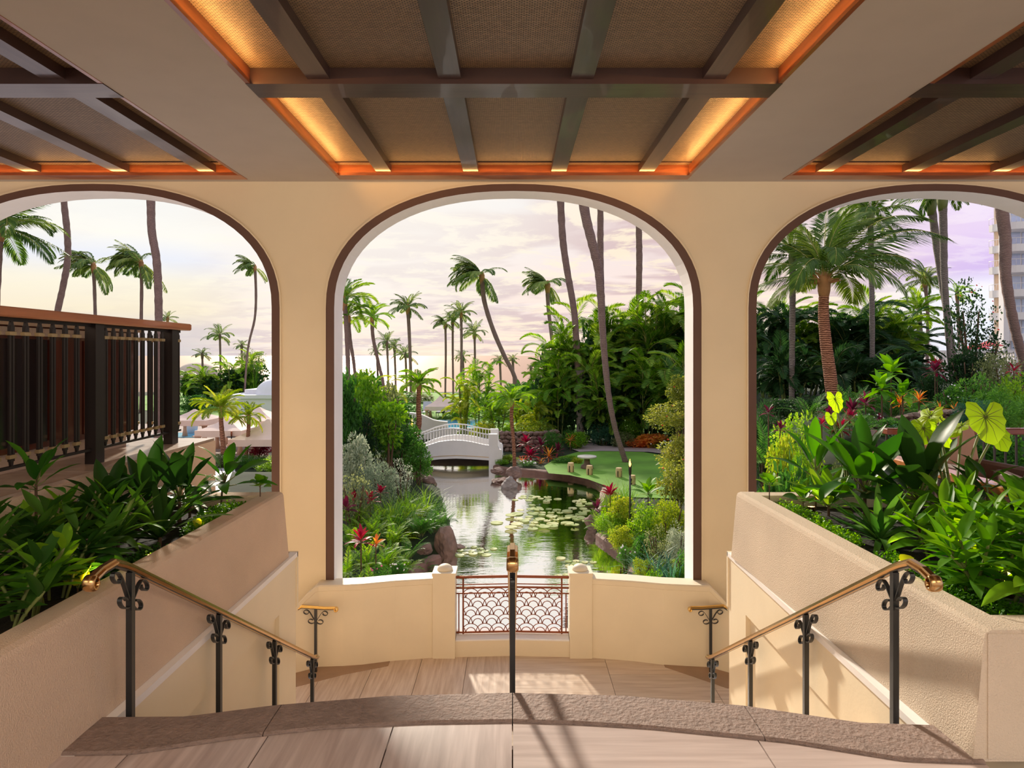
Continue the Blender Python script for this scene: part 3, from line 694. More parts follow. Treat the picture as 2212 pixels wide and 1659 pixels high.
def water_mat(name, base, rough, refl, sc1, sc2, bstr, tint=(1, 1, 1)):
    m, N, L, b = node_mat(name); N.remove(b)
    d = N.new('ShaderNodeBsdfDiffuse'); d.inputs[0].default_value = (*base, 1); g = N.new('ShaderNodeBsdfGlossy'); g.inputs['Roughness'].default_value = rough; g.inputs[0].default_value = (*tint, 1)
    fr = N.new('ShaderNodeLayerWeight'); fr.inputs[0].default_value = refl
    tc = N.new('ShaderNodeTexCoord'); mp = N.new('ShaderNodeMapping'); mp.inputs['Scale'].default_value = (1, 2.6, 1); L.new(tc.outputs['Object'], mp.inputs[0])
    a = N.new('ShaderNodeTexNoise'); a.inputs['Scale'].default_value = sc1; a.inputs['Detail'].default_value = 3; L.new(mp.outputs[0], a.inputs['Vector'])
    c = N.new('ShaderNodeTexNoise'); c.inputs['Scale'].default_value = sc2; c.inputs['Detail'].default_value = 2; L.new(mp.outputs[0], c.inputs['Vector'])
    ad = N.new('ShaderNodeMath'); ad.operation = 'MULTIPLY_ADD'; ad.inputs[1].default_value = 2.2; L.new(c.outputs['Fac'], ad.inputs[0]); L.new(a.outputs['Fac'], ad.inputs[2])
    bp = N.new('ShaderNodeBump'); bp.inputs['Strength'].default_value = bstr; bp.inputs['Distance'].default_value = .05; L.new(ad.outputs[0], bp.inputs['Height'])
    for s_ in (g, fr): L.new(bp.outputs[0], s_.inputs['Normal'])
    mx = N.new('ShaderNodeMixShader'); L.new(fr.outputs['Facing'], mx.inputs[0]); L.new(d.outputs[0], mx.inputs[1]); L.new(g.outputs[0], mx.inputs[2])
    L.new(mx.outputs[0], N['Material Output'].inputs[0]); return m
M['pond'] = water_mat('pond_water', (.004, .016, .006), .008, .80, 5.0, 1.1, .035, (1, .98, .96))
q = MB(); q.box((-6, 8.49, WZ-.05), (4.5, 32, WZ)); q.build('pond_water', M['pond'], kind='structure')
M['sea'] = water_mat('sea_water', (.22, .155, .13), .19, .5, .12, .02, .25, (.74, .58, .50))
q = MB(); q.add([(-20000, 88, -9.0), (20000, 88, -9.0), (20000, 30000, -9.0), (-20000, 30000, -9.0)], [(0, 1, 2, 3)]); q.build('sea', M['sea'], kind='structure')

# pond kerbs and stones
M['kerb'] = mat_plain('kerb_stone', (.22, .115, .085), .75, bump=.6, bscale=14, var=.25, vscale=3)
M['rock'] = mat_plain('lava_rock', (.24, .15, .12), .85, bump=.9, bscale=7, var=.4, vscale=4)
M['rock_g'] = mat_plain('grey_rock', (.32, .27, .25), .85, bump=.9, bscale=7, var=.35, vscale=4)
def kerb(pts, w0, w1, name_label, h=.16):
    t = struct('trim_pond_kerb', name_label); q = MB(); pts = [Vector((x, y, 0)) for x, y in pts]; fine = []
    for a, b in zip(pts, pts[1:]):
        k = max(1, int((b-a).length/.35)); fine += [a+(b-a)*i/k for i in range(k)]
    fine.append(pts[-1])
    for _ in range(2): fine = [fine[0]]+[(fine[i-1]+fine[i]*2+fine[i+1])/4 for i in range(1, len(fine)-1)]+[fine[-1]]
    per = 5
    for s_ in range(0, len(fine)-1, per):
        sub = fine[s_:s_+per+1]; rg = []
        for i, p in enumerate(sub):
            gi = s_+i; d = (fine[min(gi+1, len(fine)-1)]-fine[max(gi-1, 0)]).normalized(); nrm = Vector((d.y, -d.x, 0)); w = w0+(w1-w0)*gi/len(fine)
            j = .02*math.sin(gi*1.7)
            rg.append([p+Vector((0, 0, WZ-.4)), p+nrm*(.02+j)+Vector((0, 0, WZ+h-.03)), p+nrm*.06+Vector((0, 0, WZ+h)), p+nrm*(w-.05)+Vector((0, 0, WZ+h+.03)), p+nrm*w+Vector((0, 0, WZ+h-.03)), p+nrm*w+Vector((0, 0, WZ-.4))])
        if len(rg) > 1: q = MB(); q.loft(rg, True, True, 0, False); q.build('kerb_stone', M['kerb'], t)
kerb([(-.8, 26.2), (-.72, 25.6), (.79, 25.1), (2.14, 24.3), (2.8, 23.4), (3.1, 22.4), (2.75, 20.6), (2.3, 18.6)][::-1], .28, .22, 'brown stone kerb curving round the lawn side of the pond')
kerb([(2.07, 16.2), (2.3, 15.2), (2.5, 14.7), (2.58, 13.9), (2.25, 13.2), (2.1, 12.3), (2.3, 11), (2.9, 8.75)][::-1], .50, .34, 'broad reddish stone kerb winding along the near right bank')
kerb([(-2.9, 8.8), (-2.55, 10.5), (-2.4, 12.1), (-2.27, 13.4), (-2.2, 14.1), (-1.83, 14.5)][::-1][::-1], .34, .30, 'brown stone kerb at the near left bank')
def rock(label, x, y, z, sx, sy, sz, mat='rock', seed=1, group=None, nm='rock', cat='rock', parent=None):
    random.seed(seed); bm = bmesh.new(); bmesh.ops.create_icosphere(bm, subdivisions=3, radius=.5)
    ax = [Vector((random.uniform(-1, 1), random.uniform(-1, 1), random.uniform(-1, 1))).normalized() for _ in range(7)]
    for v in bm.verts:
        d = v.co.normalized(); k = 1
        for i, a in enumerate(ax):
            t = d.dot(a)
            if t > .62: k = min(k, .62/t*1.06+.02)
        k *= 1+.06*math.sin(d.x*9+seed)*math.sin(d.y*8+seed*2)+.05*math.sin(d.z*13+d.x*7)
        v.co = Vector((d.x*k*sx*.5*1.15, d.y*k*sy*.5*1.15, d.z*k*sz*.5*1.15+sz*.35))*1.0
    me = D.meshes.new(nm); bm.to_mesh(me); bm.free(); me.materials.append(M[mat])
    o = D.objects.new(nm, me); C.objects.link(o); o.location = (x, y, z)
    if parent is not None: o.parent = parent
    else:
        o['label'] = label; o['category'] = cat
        if group: o['group'] = group
    return o
def rockpx(label, px, pyb, w, h, mat='rock', seed=1, z=WZ, d=1.0):
    p = G(px, pyb, z); s_ = p.y/F; return rock(label, p.x, p.y, z-.05, w*s_, w*s_*d, h*s_*1.15, mat, seed)
rockpx('large rounded brown boulder on the left bank below the bridge', 901, 1044, 44, 38, 'rock', 3)
rockpx('broad flat brown boulder right of the large rounded one under the bridge shrub', 925, 1052, 34, 26, 'rock', 4)
rockpx('tall pointed grey rock standing in the pond near the bridge', 1100, 1054, 32, 28, 'rock_g', 5)
rockpx('dark brown boulder on the right bank beside the red ti plants', 1112, 1026, 34, 20, 'rock', 6, GZ)
rockpx('small brown boulder at the foot of the bridge pier', 1072, 1020, 28, 14, 'rock', 7, GZ)
rockpx('large brown boulder at the water edge on the near left bank', 962, 1198, 44, 62, 'rock', 8)
rockpx('smaller brown rock beside the large boulder on the near left bank', 990, 1184, 30, 12, 'rock', 9)
rockpx('small pale stone low at the near left bank', 934, 1222, 20, 14, 'rock_g', 10)
rockpx('dark brown rock set among the ferns on the near left bank', 915, 1196, 34, 30, 'rock', 11, WZ+.1)
rockpx('pointed brown boulder on the right bank below the small red ti plant', 1284, 1143, 42, 36, 'rock', 12)
rockpx('flat brown slab at the bridge foot by the water', 1082, 1038, 44, 10, 'kerb', 13)

# lawn and path
M['lawn'] = mat_plain('lawn_grass', (.15, .33, .03), .9, bump=.5, bscale=30, var=.22, vscale=.9)
def patch(name, pts, z, mat, lab, cell=.8, kind='structure'):
    P2 = [(p.x, p.y) for p in pts]; bm = bmesh.new(); vs = [bm.verts.new((x, y, 0)) for x, y in P2]; bm.faces.new(vs)
    bmesh.ops.triangulate(bm, faces=bm.faces[:]); 
    for _ in range(4): bmesh.ops.subdivide_edges(bm, edges=[e for e in bm.edges if e.calc_length() > cell], cuts=1); bmesh.ops.triangulate(bm, faces=bm.faces[:])
    for v in bm.verts: v.co.z = gz(v.co.x, v.co.y)+z
    me = D.meshes.new(name); bm.to_mesh(me); bm.free(); me.materials.append(M[mat]); o = D.objects.new(name, me); C.objects.link(o); o['kind'] = kind; o['label'] = lab
    if me.polygons and sum(p.normal.z for p in me.polygons) < 0: me.flip_normals()
    return o
lp = [(1185, 1024), (1230, 1028), (1270, 1037), (1310, 1052), (1340, 1075), (1480, 1080), (1560, 1030), (1560, 985), (1480, 992), (1390, 978), (1300, 975), (1250, 977), (1205, 990), (1175, 1008)]
patch('floor_lawn', [G(x, y, GZ) for x, y in lp], .03, 'lawn', 'short green lawn beyond the pond')
fl_ = [(-9, 36), (16, 36), (22, 60), (22, 76), (-40, 76), (-40, 60)]
patch('floor_far_lawn', [Vector((x, y, 0)) for x, y in fl_], .03, 'lawn', 'far lawn behind the bridge running to the sea', 4)
M['path'] = mat_plain('path_paving', (.42, .33, .32), .8, bump=.1, bscale=10, var=.10, vscale=1.2)
pp = [(1235, 972), (1240, 962), (1282, 959), (1296, 965), (1380, 966), (1480, 972), (1600, 980), (1600, 1000), (1480, 988), (1400, 978), (1300, 976), (1252, 978)]
patch('floor_path', [G(x, y, GZ) for x, y in pp], .045, 'path', 'curving grey-mauve paved path behind the lawn')
M['pave'] = mat_plain('plaza_paving', (.55, .50, .56), .6, bump=.1, bscale=10, var=.06)
patch('floor_plaza', [Vector((x, y, 0)) for x, y in ((-14, 8.6), (-6.2, 8.6), (-6.2, 12), (-7.5, 17), (-9.6, 22.6), (-10.8, 25.2), (-20, 25.2), (-20, 14))], .03, 'pave', 'pale mauve paving outside the left arch', 2.5)

M['deck'] = mat_plain('pool_deck_paving', (.30, .22, .19), .85, var=.1)
patch('floor_pool_deck', [Vector((x, y, 0)) for x, y in ((-40, 26.5), (-10.5, 26.5), (-12, 34), (-14, 41.5), (-40, 41.5))], .03, 'deck', 'pinkish paving round the pool, left arch', 4)
# stone garden walls
M['rubble'] = mat_plain('rubble_stone', (.20, .125, .10), .85, bump=.8, bscale=6, var=.4, vscale=2)
M['mortar'] = mat_plain('dark_mortar', (.05, .035, .03), .95, var=.2)
def rubble_wall(lab, pts, h, s_, seed, thick=.4):
    """pts: plan polyline (x, y, z)"""
    random.seed(seed); t = thing('rubble_wall', lab, 'wall', pts[0])
    q = MB(); rg = []
    P = [Vector(p)-Vector(pts[0]) for p in pts]
    for i, p in enumerate(P):
        d = (P[min(i+1, len(P)-1)]-P[max(i-1, 0)]); d.z = 0; d.normalize(); nn = Vector((-d.y, d.x, 0))
        if nn.y < 0: nn = -nn
        rg.append([p+nn*.05+Vector((0, 0, -.3)), p+nn*.05+Vector((0, 0, h-.06)), p+nn*thick+Vector((0, 0, h-.06)), p+nn*thick+Vector((0, 0, -.3))])
    q.loft(rg, True, True, 0, False); q.build('wall_core', M['mortar'], t)
    protos = []
    for k in range(6):
        bm = bmesh.new(); bmesh.ops.create_cube(bm, size=1); bmesh.ops.subdivide_edges(bm, edges=bm.edges[:], cuts=1, use_grid_fill=True)
        for v in bm.verts: v.co = v.co.normalized()*(.50+.12*random.random())+Vector((random.uniform(-.05, .05),)*3)
        me = D.meshes.new('stone'); bm.to_mesh(me); bm.free(); me.materials.append(M['rubble']); protos.append(me)
    for a, b in zip(P, P[1:]):
        L_ = (b-a).length; nx = max(1, int(L_/s_)); nz = max(1, int(h/(s_*.7)))
        for i in range(nx):
            for j in range(nz):
                p = a+(b-a)*((i+.5+random.uniform(-.15, .15)+(.25 if j % 2 else -.25))/nx); z = (j+.5)*h/nz
                m_ = Matrix.Translation(p+Vector((0, 0, z))) @ Euler((random.uniform(-.3, .3), random.uniform(-.4, .4), random.uniform(-.3, .3)+math.atan2((b-a).y, (b-a).x))).to_matrix().to_4x4() @ Matrix.Diagonal((L_/nx*1.12*random.uniform(.8, 1.05), .3, h/nz*1.1, 1))
                obj('stone', random.choice(protos), t, m_)
    return t
rubble_wall('brown rubble retaining wall behind the red ti plants', [(-.6, 29.8, GZ), (1.3, 29.6, GZ), (2.2, 30.5, GZ)], .92, .26, 4)
rubble_wall('low curving lava stone wall in the right garden', [(7.84, 14.4, -.56), (8.35, 14.2, -.32), (8.96, 14.1, -.17), (9.97, 14.3, -.15), (10.9, 14.9, -.15)], .46, .14, 5)
rubble_wall('lava stone step wall low behind the right planter', [(7.0, 13.4, -2.0), (7.6, 13.1, -2.0), (8.4, 12.9, -1.9)], .75, .2, 6)

# ---------------------------------------------------------------- bridge
M['bw'] = mat_plain('bridge_white', (.80, .78, .79), .6, bump=.03, bscale=30, var=.03)
br = thing('footbridge', 'white arched plaster footbridge over the pond with curved white balustrades', 'bridge', (-2.4, 27.3, WZ))
def tabv(tab, x): return seg(tab, x)
def br_side(Y, dy, top, bot, th=.22):
    q = MB(); rg = []
    for i in range(25):
        px = 880+(1062-880)*i/24; X = X_(px, 26.3); zt = Z_(tabv(top, px), 26.3)+dy; zb_ = Z_(tabv(bot, px), 26.3)+dy
        rg.append([(X+2.4, Y-27.3, zb_-WZ), (X+2.4, Y-27.3, zt-WZ), (X+2.4, Y+th-27.3, zt-WZ), (X+2.4, Y+th-27.3, zb_-WZ)])
    q.loft(rg, True, True, 0, False); return q
TOP = [(880, 982), (905, 970), (924, 962), (950, 954), (976, 951), (1000, 952), (1020, 955), (1045, 961), (1062, 963)]
BOT = [(880, 1004), (905, 999), (924, 995), (950, 992), (985, 990.5), (1020, 992), (1049, 994), (1062, 995)]
RAILT = [(880, 952), (905, 944), (930, 934), (955, 928), (975, 926), (1000, 928), (1020, 933), (1045, 938), (1062, 940)]
br_side(26.3, 0, TOP, BOT).build('side_wall', M['bw'], br); br_side(28.1, 0, TOP, BOT).build('side_wall', M['bw'], br)
q = MB(); rg = []
for i in range(25):
    px = 880+(1062-880)*i/24; X = X_(px, 26.3); zt = Z_(tabv(BOT, px), 26.3)
    rg.append([(X+2.4, -.97, zt+.02-WZ), (X+2.4, -.97, zt+.16-WZ), (X+2.4, 1.1, zt+.16-WZ), (X+2.4, 1.1, zt+.02-WZ)])
q.loft(rg, True, True, 0, False); q.build('deck', M['cream'], br)
q = MB(); rg = []
for i in range(25):
    px = 880+(1060-880)*i/24; X = X_(px, 26.3); zt = Z_(tabv(BOT, px)-6.5, 26.3)-WZ; rg.append([(X+2.4, -1.012, zt-.01), (X+2.4, -1.012, zt+.012), (X+2.4, -.99, zt+.012), (X+2.4, -.99, zt-.01)])
q.loft(rg, True, True, 0, False); q.build('string_course', M['band'], br)
for Y in (26.4, 28.2):
    q = MB(); q.tube([(X_(px, 26.3)+2.4, Y-27.3, Z_(tabv(RAILT, px), 26.3)-WZ) for px in range(880, 1063, 7)], .028, 6); q.build('handrail', M['bw'], br)
    for i in range(27):
        px = 884+i*6.7; X = X_(px, 26.3)+2.4; q = MB(); q.box((X-.012, Y-27.312, Z_(tabv(TOP, px), 26.3)-WZ-.02), (X+.012, Y-27.288, Z_(tabv(RAILT, px), 26.3)-WZ)); q.build('baluster', M['bw'], br)
q = MB(); zt = Z_(938, 26.3)-WZ; z2 = Z_(972, 26.3)-WZ
x0 = X_(1056, 26.3)+2.4; x1 = X_(1075, 26.3)+2.4; x2 = X_(1085, 26.3)+2.4
pr = [(x0, -.5), (x2, -.5), (x2, z2-.08), (x2-.05, z2), (x1+.06, z2+.03), (x1, z2+.14), (x1, zt-.03), (x1-.03, zt), (x0, zt)]
for yy in (-1.04, .8): q.add([(x, yy, z) for x, z in pr]+[(x, yy+.3, z) for x, z in pr], [tuple(range(9)), tuple(range(17, 8, -1))]+[(i, i+9, (i+1) % 9+9, (i+1) % 9) for i in range(9)])
q.box((x0, -.74, -.5), (x2, .8, z2-.3)); q.build('pier', M['bw'], br)
q = MB(); q.box((-1.6, 1.3, -.4), (1.7, 1.6, Z_(997, 26.3)-WZ)); q.build('under_deck_shade', M['mortar'], br)  # dark slab added to stand for the shade under the deck
# curved white ramp wall beyond the bridge, and a long low pool wall
rw = struct('wall_pool_ramp', 'white sweeping ramp wall beyond the bridge'); q = MB(); rg = []
for px, py in ((868, 890), (890, 892), (905, 894), (920, 900), (935, 907), (950, 910), (966, 911)):
    Y = 33.5+(px-868)*.01; X = X_(px, Y); z = Z_(py, Y); rg.append([(X, Y, GZ-.2), (X, Y, z), (X, Y+.35, z), (X, Y+.35, GZ-.2)])
q.loft(rg, True, True, 0, False); q.build('ramp_wall', M['bw'], rw)
q = MB(); q.box((X_(960, 34), 34.2, GZ), (X_(1050, 34), 34.5, Z_(926, 34))); q.build('pool_wall', M['bw'], rw)

# ---------------------------------------------------------------- stone table, drum stools, torches
M['stone_p'] = mat_plain('pale_stone', (.55, .52, .46), .8, bump=.3, bscale=12, var=.15)
M['drum'] = mat_plain('ochre_drum', (.66, .46, .24), .7, bump=.3, bscale=14, var=.12)
tp = G(1268, 1013, GZ)
t = thing('garden_table', 'round grey stone table on a fluted pedestal on the lawn', 'table', tp)
k = tp.y/F
q = MB(); q.lathe([(.02, 0), (14*k, 0), (13*k, .14), (7*k, .2), (5.5*k, .45), (6.5*k, 24*k)], 12); q.build('pedestal', M['rubble'], t)
q = MB(); q.lathe([(.1, 24*k), (20*k, 24.5*k), (21*k, 26*k), (20.5*k, 28*k)], 32); q.build('tabletop', M['stone_p'], t)
for i, (px, py, lab) in enumerate(((1233, 1021, 'pale ochre pierced drum stool left of the stone table'), (1273.5, 1027, 'ochre pierced drum stool in front of the stone table'), (1337, 1032, 'pale ochre pierced drum stool out on the lawn left of the torch'), (1366, 1048, 'drum stool half hidden by grasses behind the torch'))):
    p = G(px, py, GZ); k = p.y/F; h = 21.5*k; r = 7.2*k; t = thing('drum_stool', lab, 'stool', p, 'drum stools round the stone table')
    n = 20; q = MB(); prof = [(r*.86, 0), (r*.93, h*.1), (r, h*.28), (r*1.03, h*.5), (r, h*.72), (r*.93, h*.9), (r*.86, h)]
    rg = [[(rr_*math.cos(2*PI*j/n), rr_*math.sin(2*PI*j/n), z) for j in range(n)] for rr_, z in prof]
    vs = [v for g in rg for v in g]; fs = []
    for l in range(6):
        for j in range(n):
            if l in (1, 2, 3) and j % 4 == 1: continue
            fs.append((l*n+j, l*n+(j+1) % n, (l+1)*n+(j+1) % n, (l+1)*n+j))
    fs.append(tuple(range(6*n, 7*n))); q.add(vs, fs); q.build('shell', M['drum'], t)
    q = MB(); q.lathe([(r*.80, .01), (r*.85, h*.5), (r*.8, h*.97)], 12); q.build('hollow', M['mortar'], t)
M['flame'] = mat_emit('flame', (1, .42, .06), 9)
def torch(lab, px, pyt, pyb, Y, hd=22):
    k = Y/F; x = X_(px, Y); zt = Z_(pyt, Y); z0 = gz(x, Y); t = thing('garden_torch', lab, 'torch', (x, Y, z0)); H = zt-z0
    q = MB(); q.tube([(0, 0, 0), (0, 0, H-hd*k)], .022, 6); q.build('pole', M['iron'], t)
    q = MB(); q.lathe([(.012, H-(hd+7)*k), (2.8*k, H-hd*k), (3.2*k, H-hd*.6*k), (3.2*k, H), (2.2*k, H)], 10); q.build('torch_head', M['bronze'], t)
    q = MB(); q.lathe([(.4*k, -4*k), (2.2*k, 0), (2.4*k, 3*k), (1.2*k, 7*k), (.2*k, 13*k)], 8, (-.8*k, -3.2*k, H-7*k)); q.build('flame', M['flame'], t)
torch('tall black garden torch with an orange flame at the edge of the lawn', 1361, 997, 1110, 15.5, 26)
torch('black garden torch with red glowing head left of the bridge', 891, 910, 960, 27.5, 17)

# ---------------------------------------------------------------- lily pads
random.seed(5)
q = MB(); n = 14; a0 = .25; q.add([(0, 0, .0)]+[(math.cos(a0+(2*PI-2*a0)*i/n), math.sin(a0+(2*PI-2*a0)*i/n), .03) for i in range(n+1)]+[(math.cos(a0+(2*PI-2*a0)*i/n)*.98, math.sin(a0+(2*PI-2*a0)*i/n)*.98, -.05) for i in range(n+1)],
    [(0, i+1, i+2) for i in range(n)]+[(i+1, i+16, i+17, i+2) for i in range(n)])
M['pad'] = mat_leaf('lily_pad', ((.14, .22, .05), (.34, .38, .14), (.50, .48, .26)), .35, .1, .6)
ME_PAD = q.mesh('lily_pad', M['pad'])
def pads(n_, cx, cy, wx, wy, r0, r1, lab, grp):
    k = 0; done = []
    for i in range(n_*6):
        if len(done) >= n_: break
        px = random.gauss(cx, wx); py = random.gauss(cy, wy); p = G(px, py, WZ)
        if not inside(p.x, p.y, POND) or edge_d(p.x, p.y, POND) < .15: continue
        r = random.uniform(r0, r1)
        if any(math.hypot(p.x-a, p.y-b) < (r+c)*.96 for a, b, c in done): continue
        done.append((p.x, p.y, r)); o = obj('lily_pad', ME_PAD, None, Matrix.Translation((p.x, p.y, WZ+.004+i*.0002)) @ Matrix.Rotation(random.uniform(0, 6.3), 4, 'Z') @ Matrix.Diagonal((r, r, .25, 1)))
        o['label'] = lab; o['category'] = 'lily pad'; o['group'] = grp
pads(60, 1190, 1120, 32, 9, .09, .19, 'pale green lily pad in the big raft at mid pond', 'lily pads of the mid-pond raft')
pads(22, 1160, 1076, 20, 3, .09, .17, 'lily pad in the far raft below the red plants', 'lily pads of the far raft')
pads(12, 1255, 1097, 9, 7, .10, .15, 'flat green lily pad near the right bank', 'lily pads near the right bank')
pads(14, 1015, 1190, 22, 5, .07, .12, 'small lily pad near the left rocks', 'lily pads near the left rocks')
pads(9, 1248, 1216, 12, 4, .07, .12, 'lily pad in the little raft nearest the right kerb', 'lily pads of the near raft')
pads(4, 1220, 1243, 8, 2, .06, .09, 'lily pad close behind the railing', 'lily pads behind the railing')

# ---------------------------------------------------------------- pool side: cabanas, villa, loungers
M['tent'] = mat_plain('cabana_cloth', (.86, .66, .56), .8, var=.04); M['drape'] = mat_plain('cabana_drape', (.66, .40, .28), .85, bump=.5, bscale=4, var=.15)
M['vwhite'] = mat_plain('villa_white', (.82, .82, .86), .6, var=.02); M['pool'] = mat_plain('pool_blue', (.12, .50, .75), .1, bump=.3, bscale=3, var=.1)
def cabana(lab, px, pyt, pye, Y, wpx, grp='peach cabana tents by the pool'):
    k = Y/F; x = X_(px, Y); z0 = gz(x, Y); zt = Z_(pyt, Y)-z0; ze = Z_(pye, Y)-z0; w = wpx*k/2; t = thing('cabana', lab, 'tent', (x, Y, z0), grp)
    q = MB(); rg = []
    for f, g in ((1, 0), (.72, .18), (.45, .42), (.2, .72), (.04, 1)):
        r = w*f; rg.append([(-r, -r, ze+(zt-ze)*g), (r, -r, ze+(zt-ze)*g), (r, r, ze+(zt-ze)*g), (-r, r, ze+(zt-ze)*g)])
    q.loft(rg, True, True, 0, False); q.build('tent_roof', M['tent'], t)
    q = MB(); q.box((-w*1.02, -w*1.02, ze-.28), (w*1.02, w*1.02, ze)); q.build('valance', M['tent'], t)
    for sx in (-1, 1):
        for sy in (-1, 1):
            q = MB(); c = (sx*w*.92, sy*w*.92); q.lathe([(.16, 0), (.10, ze*.35), (.09, ze*.5), (.16, ze*.8), (.26, ze-.25)], 8, (c[0], c[1], 0)); q.build('drape', M['drape'], t)
cabana('peach cabana tent seen above the bridge, left one', 955, 850, 876, 45, 64); cabana('peach cabana tent seen above the bridge, right one', 1052, 846, 866, 47, 52)
cabana('peach cabana tent behind the yellow palm in the left arch', 493, 900, 925, 29.5, 96); cabana('nearest peach cabana tent at the right jamb of the left arch', 580, 905, 942, 27.5, 120); cabana('peach cabana tent far back behind the twin yellow palms', 560, 880, 904, 33, 110); cabana('peach cabana tent beyond the left terrace corner', 420, 884, 904, 34, 90)
vl = thing('villa', 'white flat-roofed pool building with a white dome, seen in the left arch', 'building', (X_(545, 50), 50, GZ)); k = 50/F
q = MB(); q.box((-55*k, 0, 0), (90*k, 6, Z_(857, 50)-GZ)); q.build('building_wall', M['vwhite'], vl)
q = MB(); q.box((-57*k, -.15, Z_(861, 50)-GZ), (92*k, 6.2, Z_(853, 50)-GZ)); q.build('cornice', M['vwhite'], vl)
q = MB(); q.box((-28*k, 1, Z_(857, 50)-GZ), (0, 4, Z_(843, 50)-GZ)); q.build('parapet_block', M['vwhite'], vl)
q = MB(); R_ = 46*k; q.lathe([(R_*math.cos(a), R_*1.0*math.sin(a)*.86) for a in [PI/2*i/10 for i in range(10)]]+[(.05, R_*.86)], 32, (34*k, 1.8, Z_(858, 50)-GZ)); q.build('dome', M['vwhite'], vl)
v2 = thing('pavilion', 'low cream domed pavilion roof beyond the terrace railing', 'building', (X_(427, 90), 90, GZ-1)); k = 90/F
q = MB(); q.lathe([(40*k, 0), (40*k, Z_(806, 90)-GZ+1)]+[(40*k*math.cos(a), Z_(806, 90)-GZ+1+24*k*math.sin(a)) for a in [PI/2*i/8 for i in range(1, 8)]]+[(.05, Z_(806, 90)-GZ+1+24*k)], 28); q.build('domed_roof', M['stucco_r'], v2)
q = MB(); q.box((X_(330, 35), 34.5, GZ), (X_(436, 35), 36.5, GZ+.06)); o = q.build('pool_water', M['pool'], kind='structure')
q = MB(); q.box((X_(940, 42), 38, GZ), (X_(1040, 42), 44, GZ+.05)); q.build('pool_water', M['pool'], kind='structure')
M['sling'] = mat_plain('grey_sling', (.50, .53, .60), .7, var=.05)
for i, (px, lab) in enumerate(((952, 'grey sun lounger left in the row under the cabana beyond the bridge'), (966, 'grey sun lounger right in the row under the cabana beyond the bridge'), (918, 'grey sun lounger by the red parasol'))):
    Y = 46; k = Y/F; x = X_(px, Y); t = thing('sun_lounger', lab, 'sun lounger', (x, Y, GZ), 'grey sun loungers by the far pool')
    q = MB(); q.box((-.3, -.6, .35), (.3, 1.0, .42)); q.build('seat', M['sling'], t); q = MB(); q.add([(-.3, 1.0, .38), (.3, 1.0, .38), (.3, 1.4, 1.05), (-.3, 1.4, 1.05), (-.3, 1.06, .34), (.3, 1.06, .34), (.3, 1.46, 1.02), (-.3, 1.46, 1.02)], [(0, 1, 2, 3), (7, 6, 5, 4), (0, 4, 5, 1), (2, 6, 7, 3), (1, 5, 6, 2), (3, 7, 4, 0)]); q.build('backrest', M['sling'], t)
    for sx in (-.26, .26):
        for sy in (-.5, .9): q = MB(); q.box((sx-.02, sy-.02, 0), (sx+.02, sy+.02, .36)); q.build('leg', M['stone_p'], t)
M['red'] = mat_plain('red_cloth', (.75, .05, .05), .7, var=.08)
t = thing('parasol', 'closed-in red parasol beside the far loungers', 'umbrella', (X_(928, 50), 50, GZ)); k = 50/F
q = MB(); q.tube([(0, 0, 0), (0, 0, Z_(880, 50)-GZ)], .03, 6); q.build('pole', M['bronze'], t)
q = MB(); q.lathe([(7*k, Z_(884, 50)-GZ), (6.5*k, Z_(879, 50)-GZ), (3*k, Z_(877, 50)-GZ), (.02, Z_(876, 50)-GZ)], 10); q.build('canopy', M['red'], t)
# bar table and grey parasol base seen beside the terrace corner
t = thing('bar_table', 'round black bar table with an amber candle lantern, beyond the yellow palms', 'table', G(500, 985, GZ)); k = t.location.y/F
q = MB(); q.tube([(0, 0, 0), (0, 0, 40*k)], .03, 6); q.build('leg', M['iron'], t); q = MB(); q.lathe([(.02, 40*k), (10*k, 40.5*k), (10*k, 42*k)], 16); q.build('tabletop', M['iron'], t)
o = MB(); o.lathe([(1.6*k, 0), (2*k, 6*k), (2*k, 11*k), (1.2*k, 11.5*k)], 8); lo = o.build('lantern', M['rust'], None, t.location+Vector((0, 0, 42*k))); lo['label'] = 'dark red candle lantern standing on the round black bar table'; lo['category'] = 'lantern'
t = thing('grey_planter_tub', 'tall dark grey tub beyond the terrace corner', 'planter', G(414, 938, GZ)); k = t.location.y/F
q = MB(); q.lathe([(10*k, 0), (14*k, 26*k), (12.5*k, 26*k), (12*k, 22*k)], 14); q.build('tub', M['sling'], t)

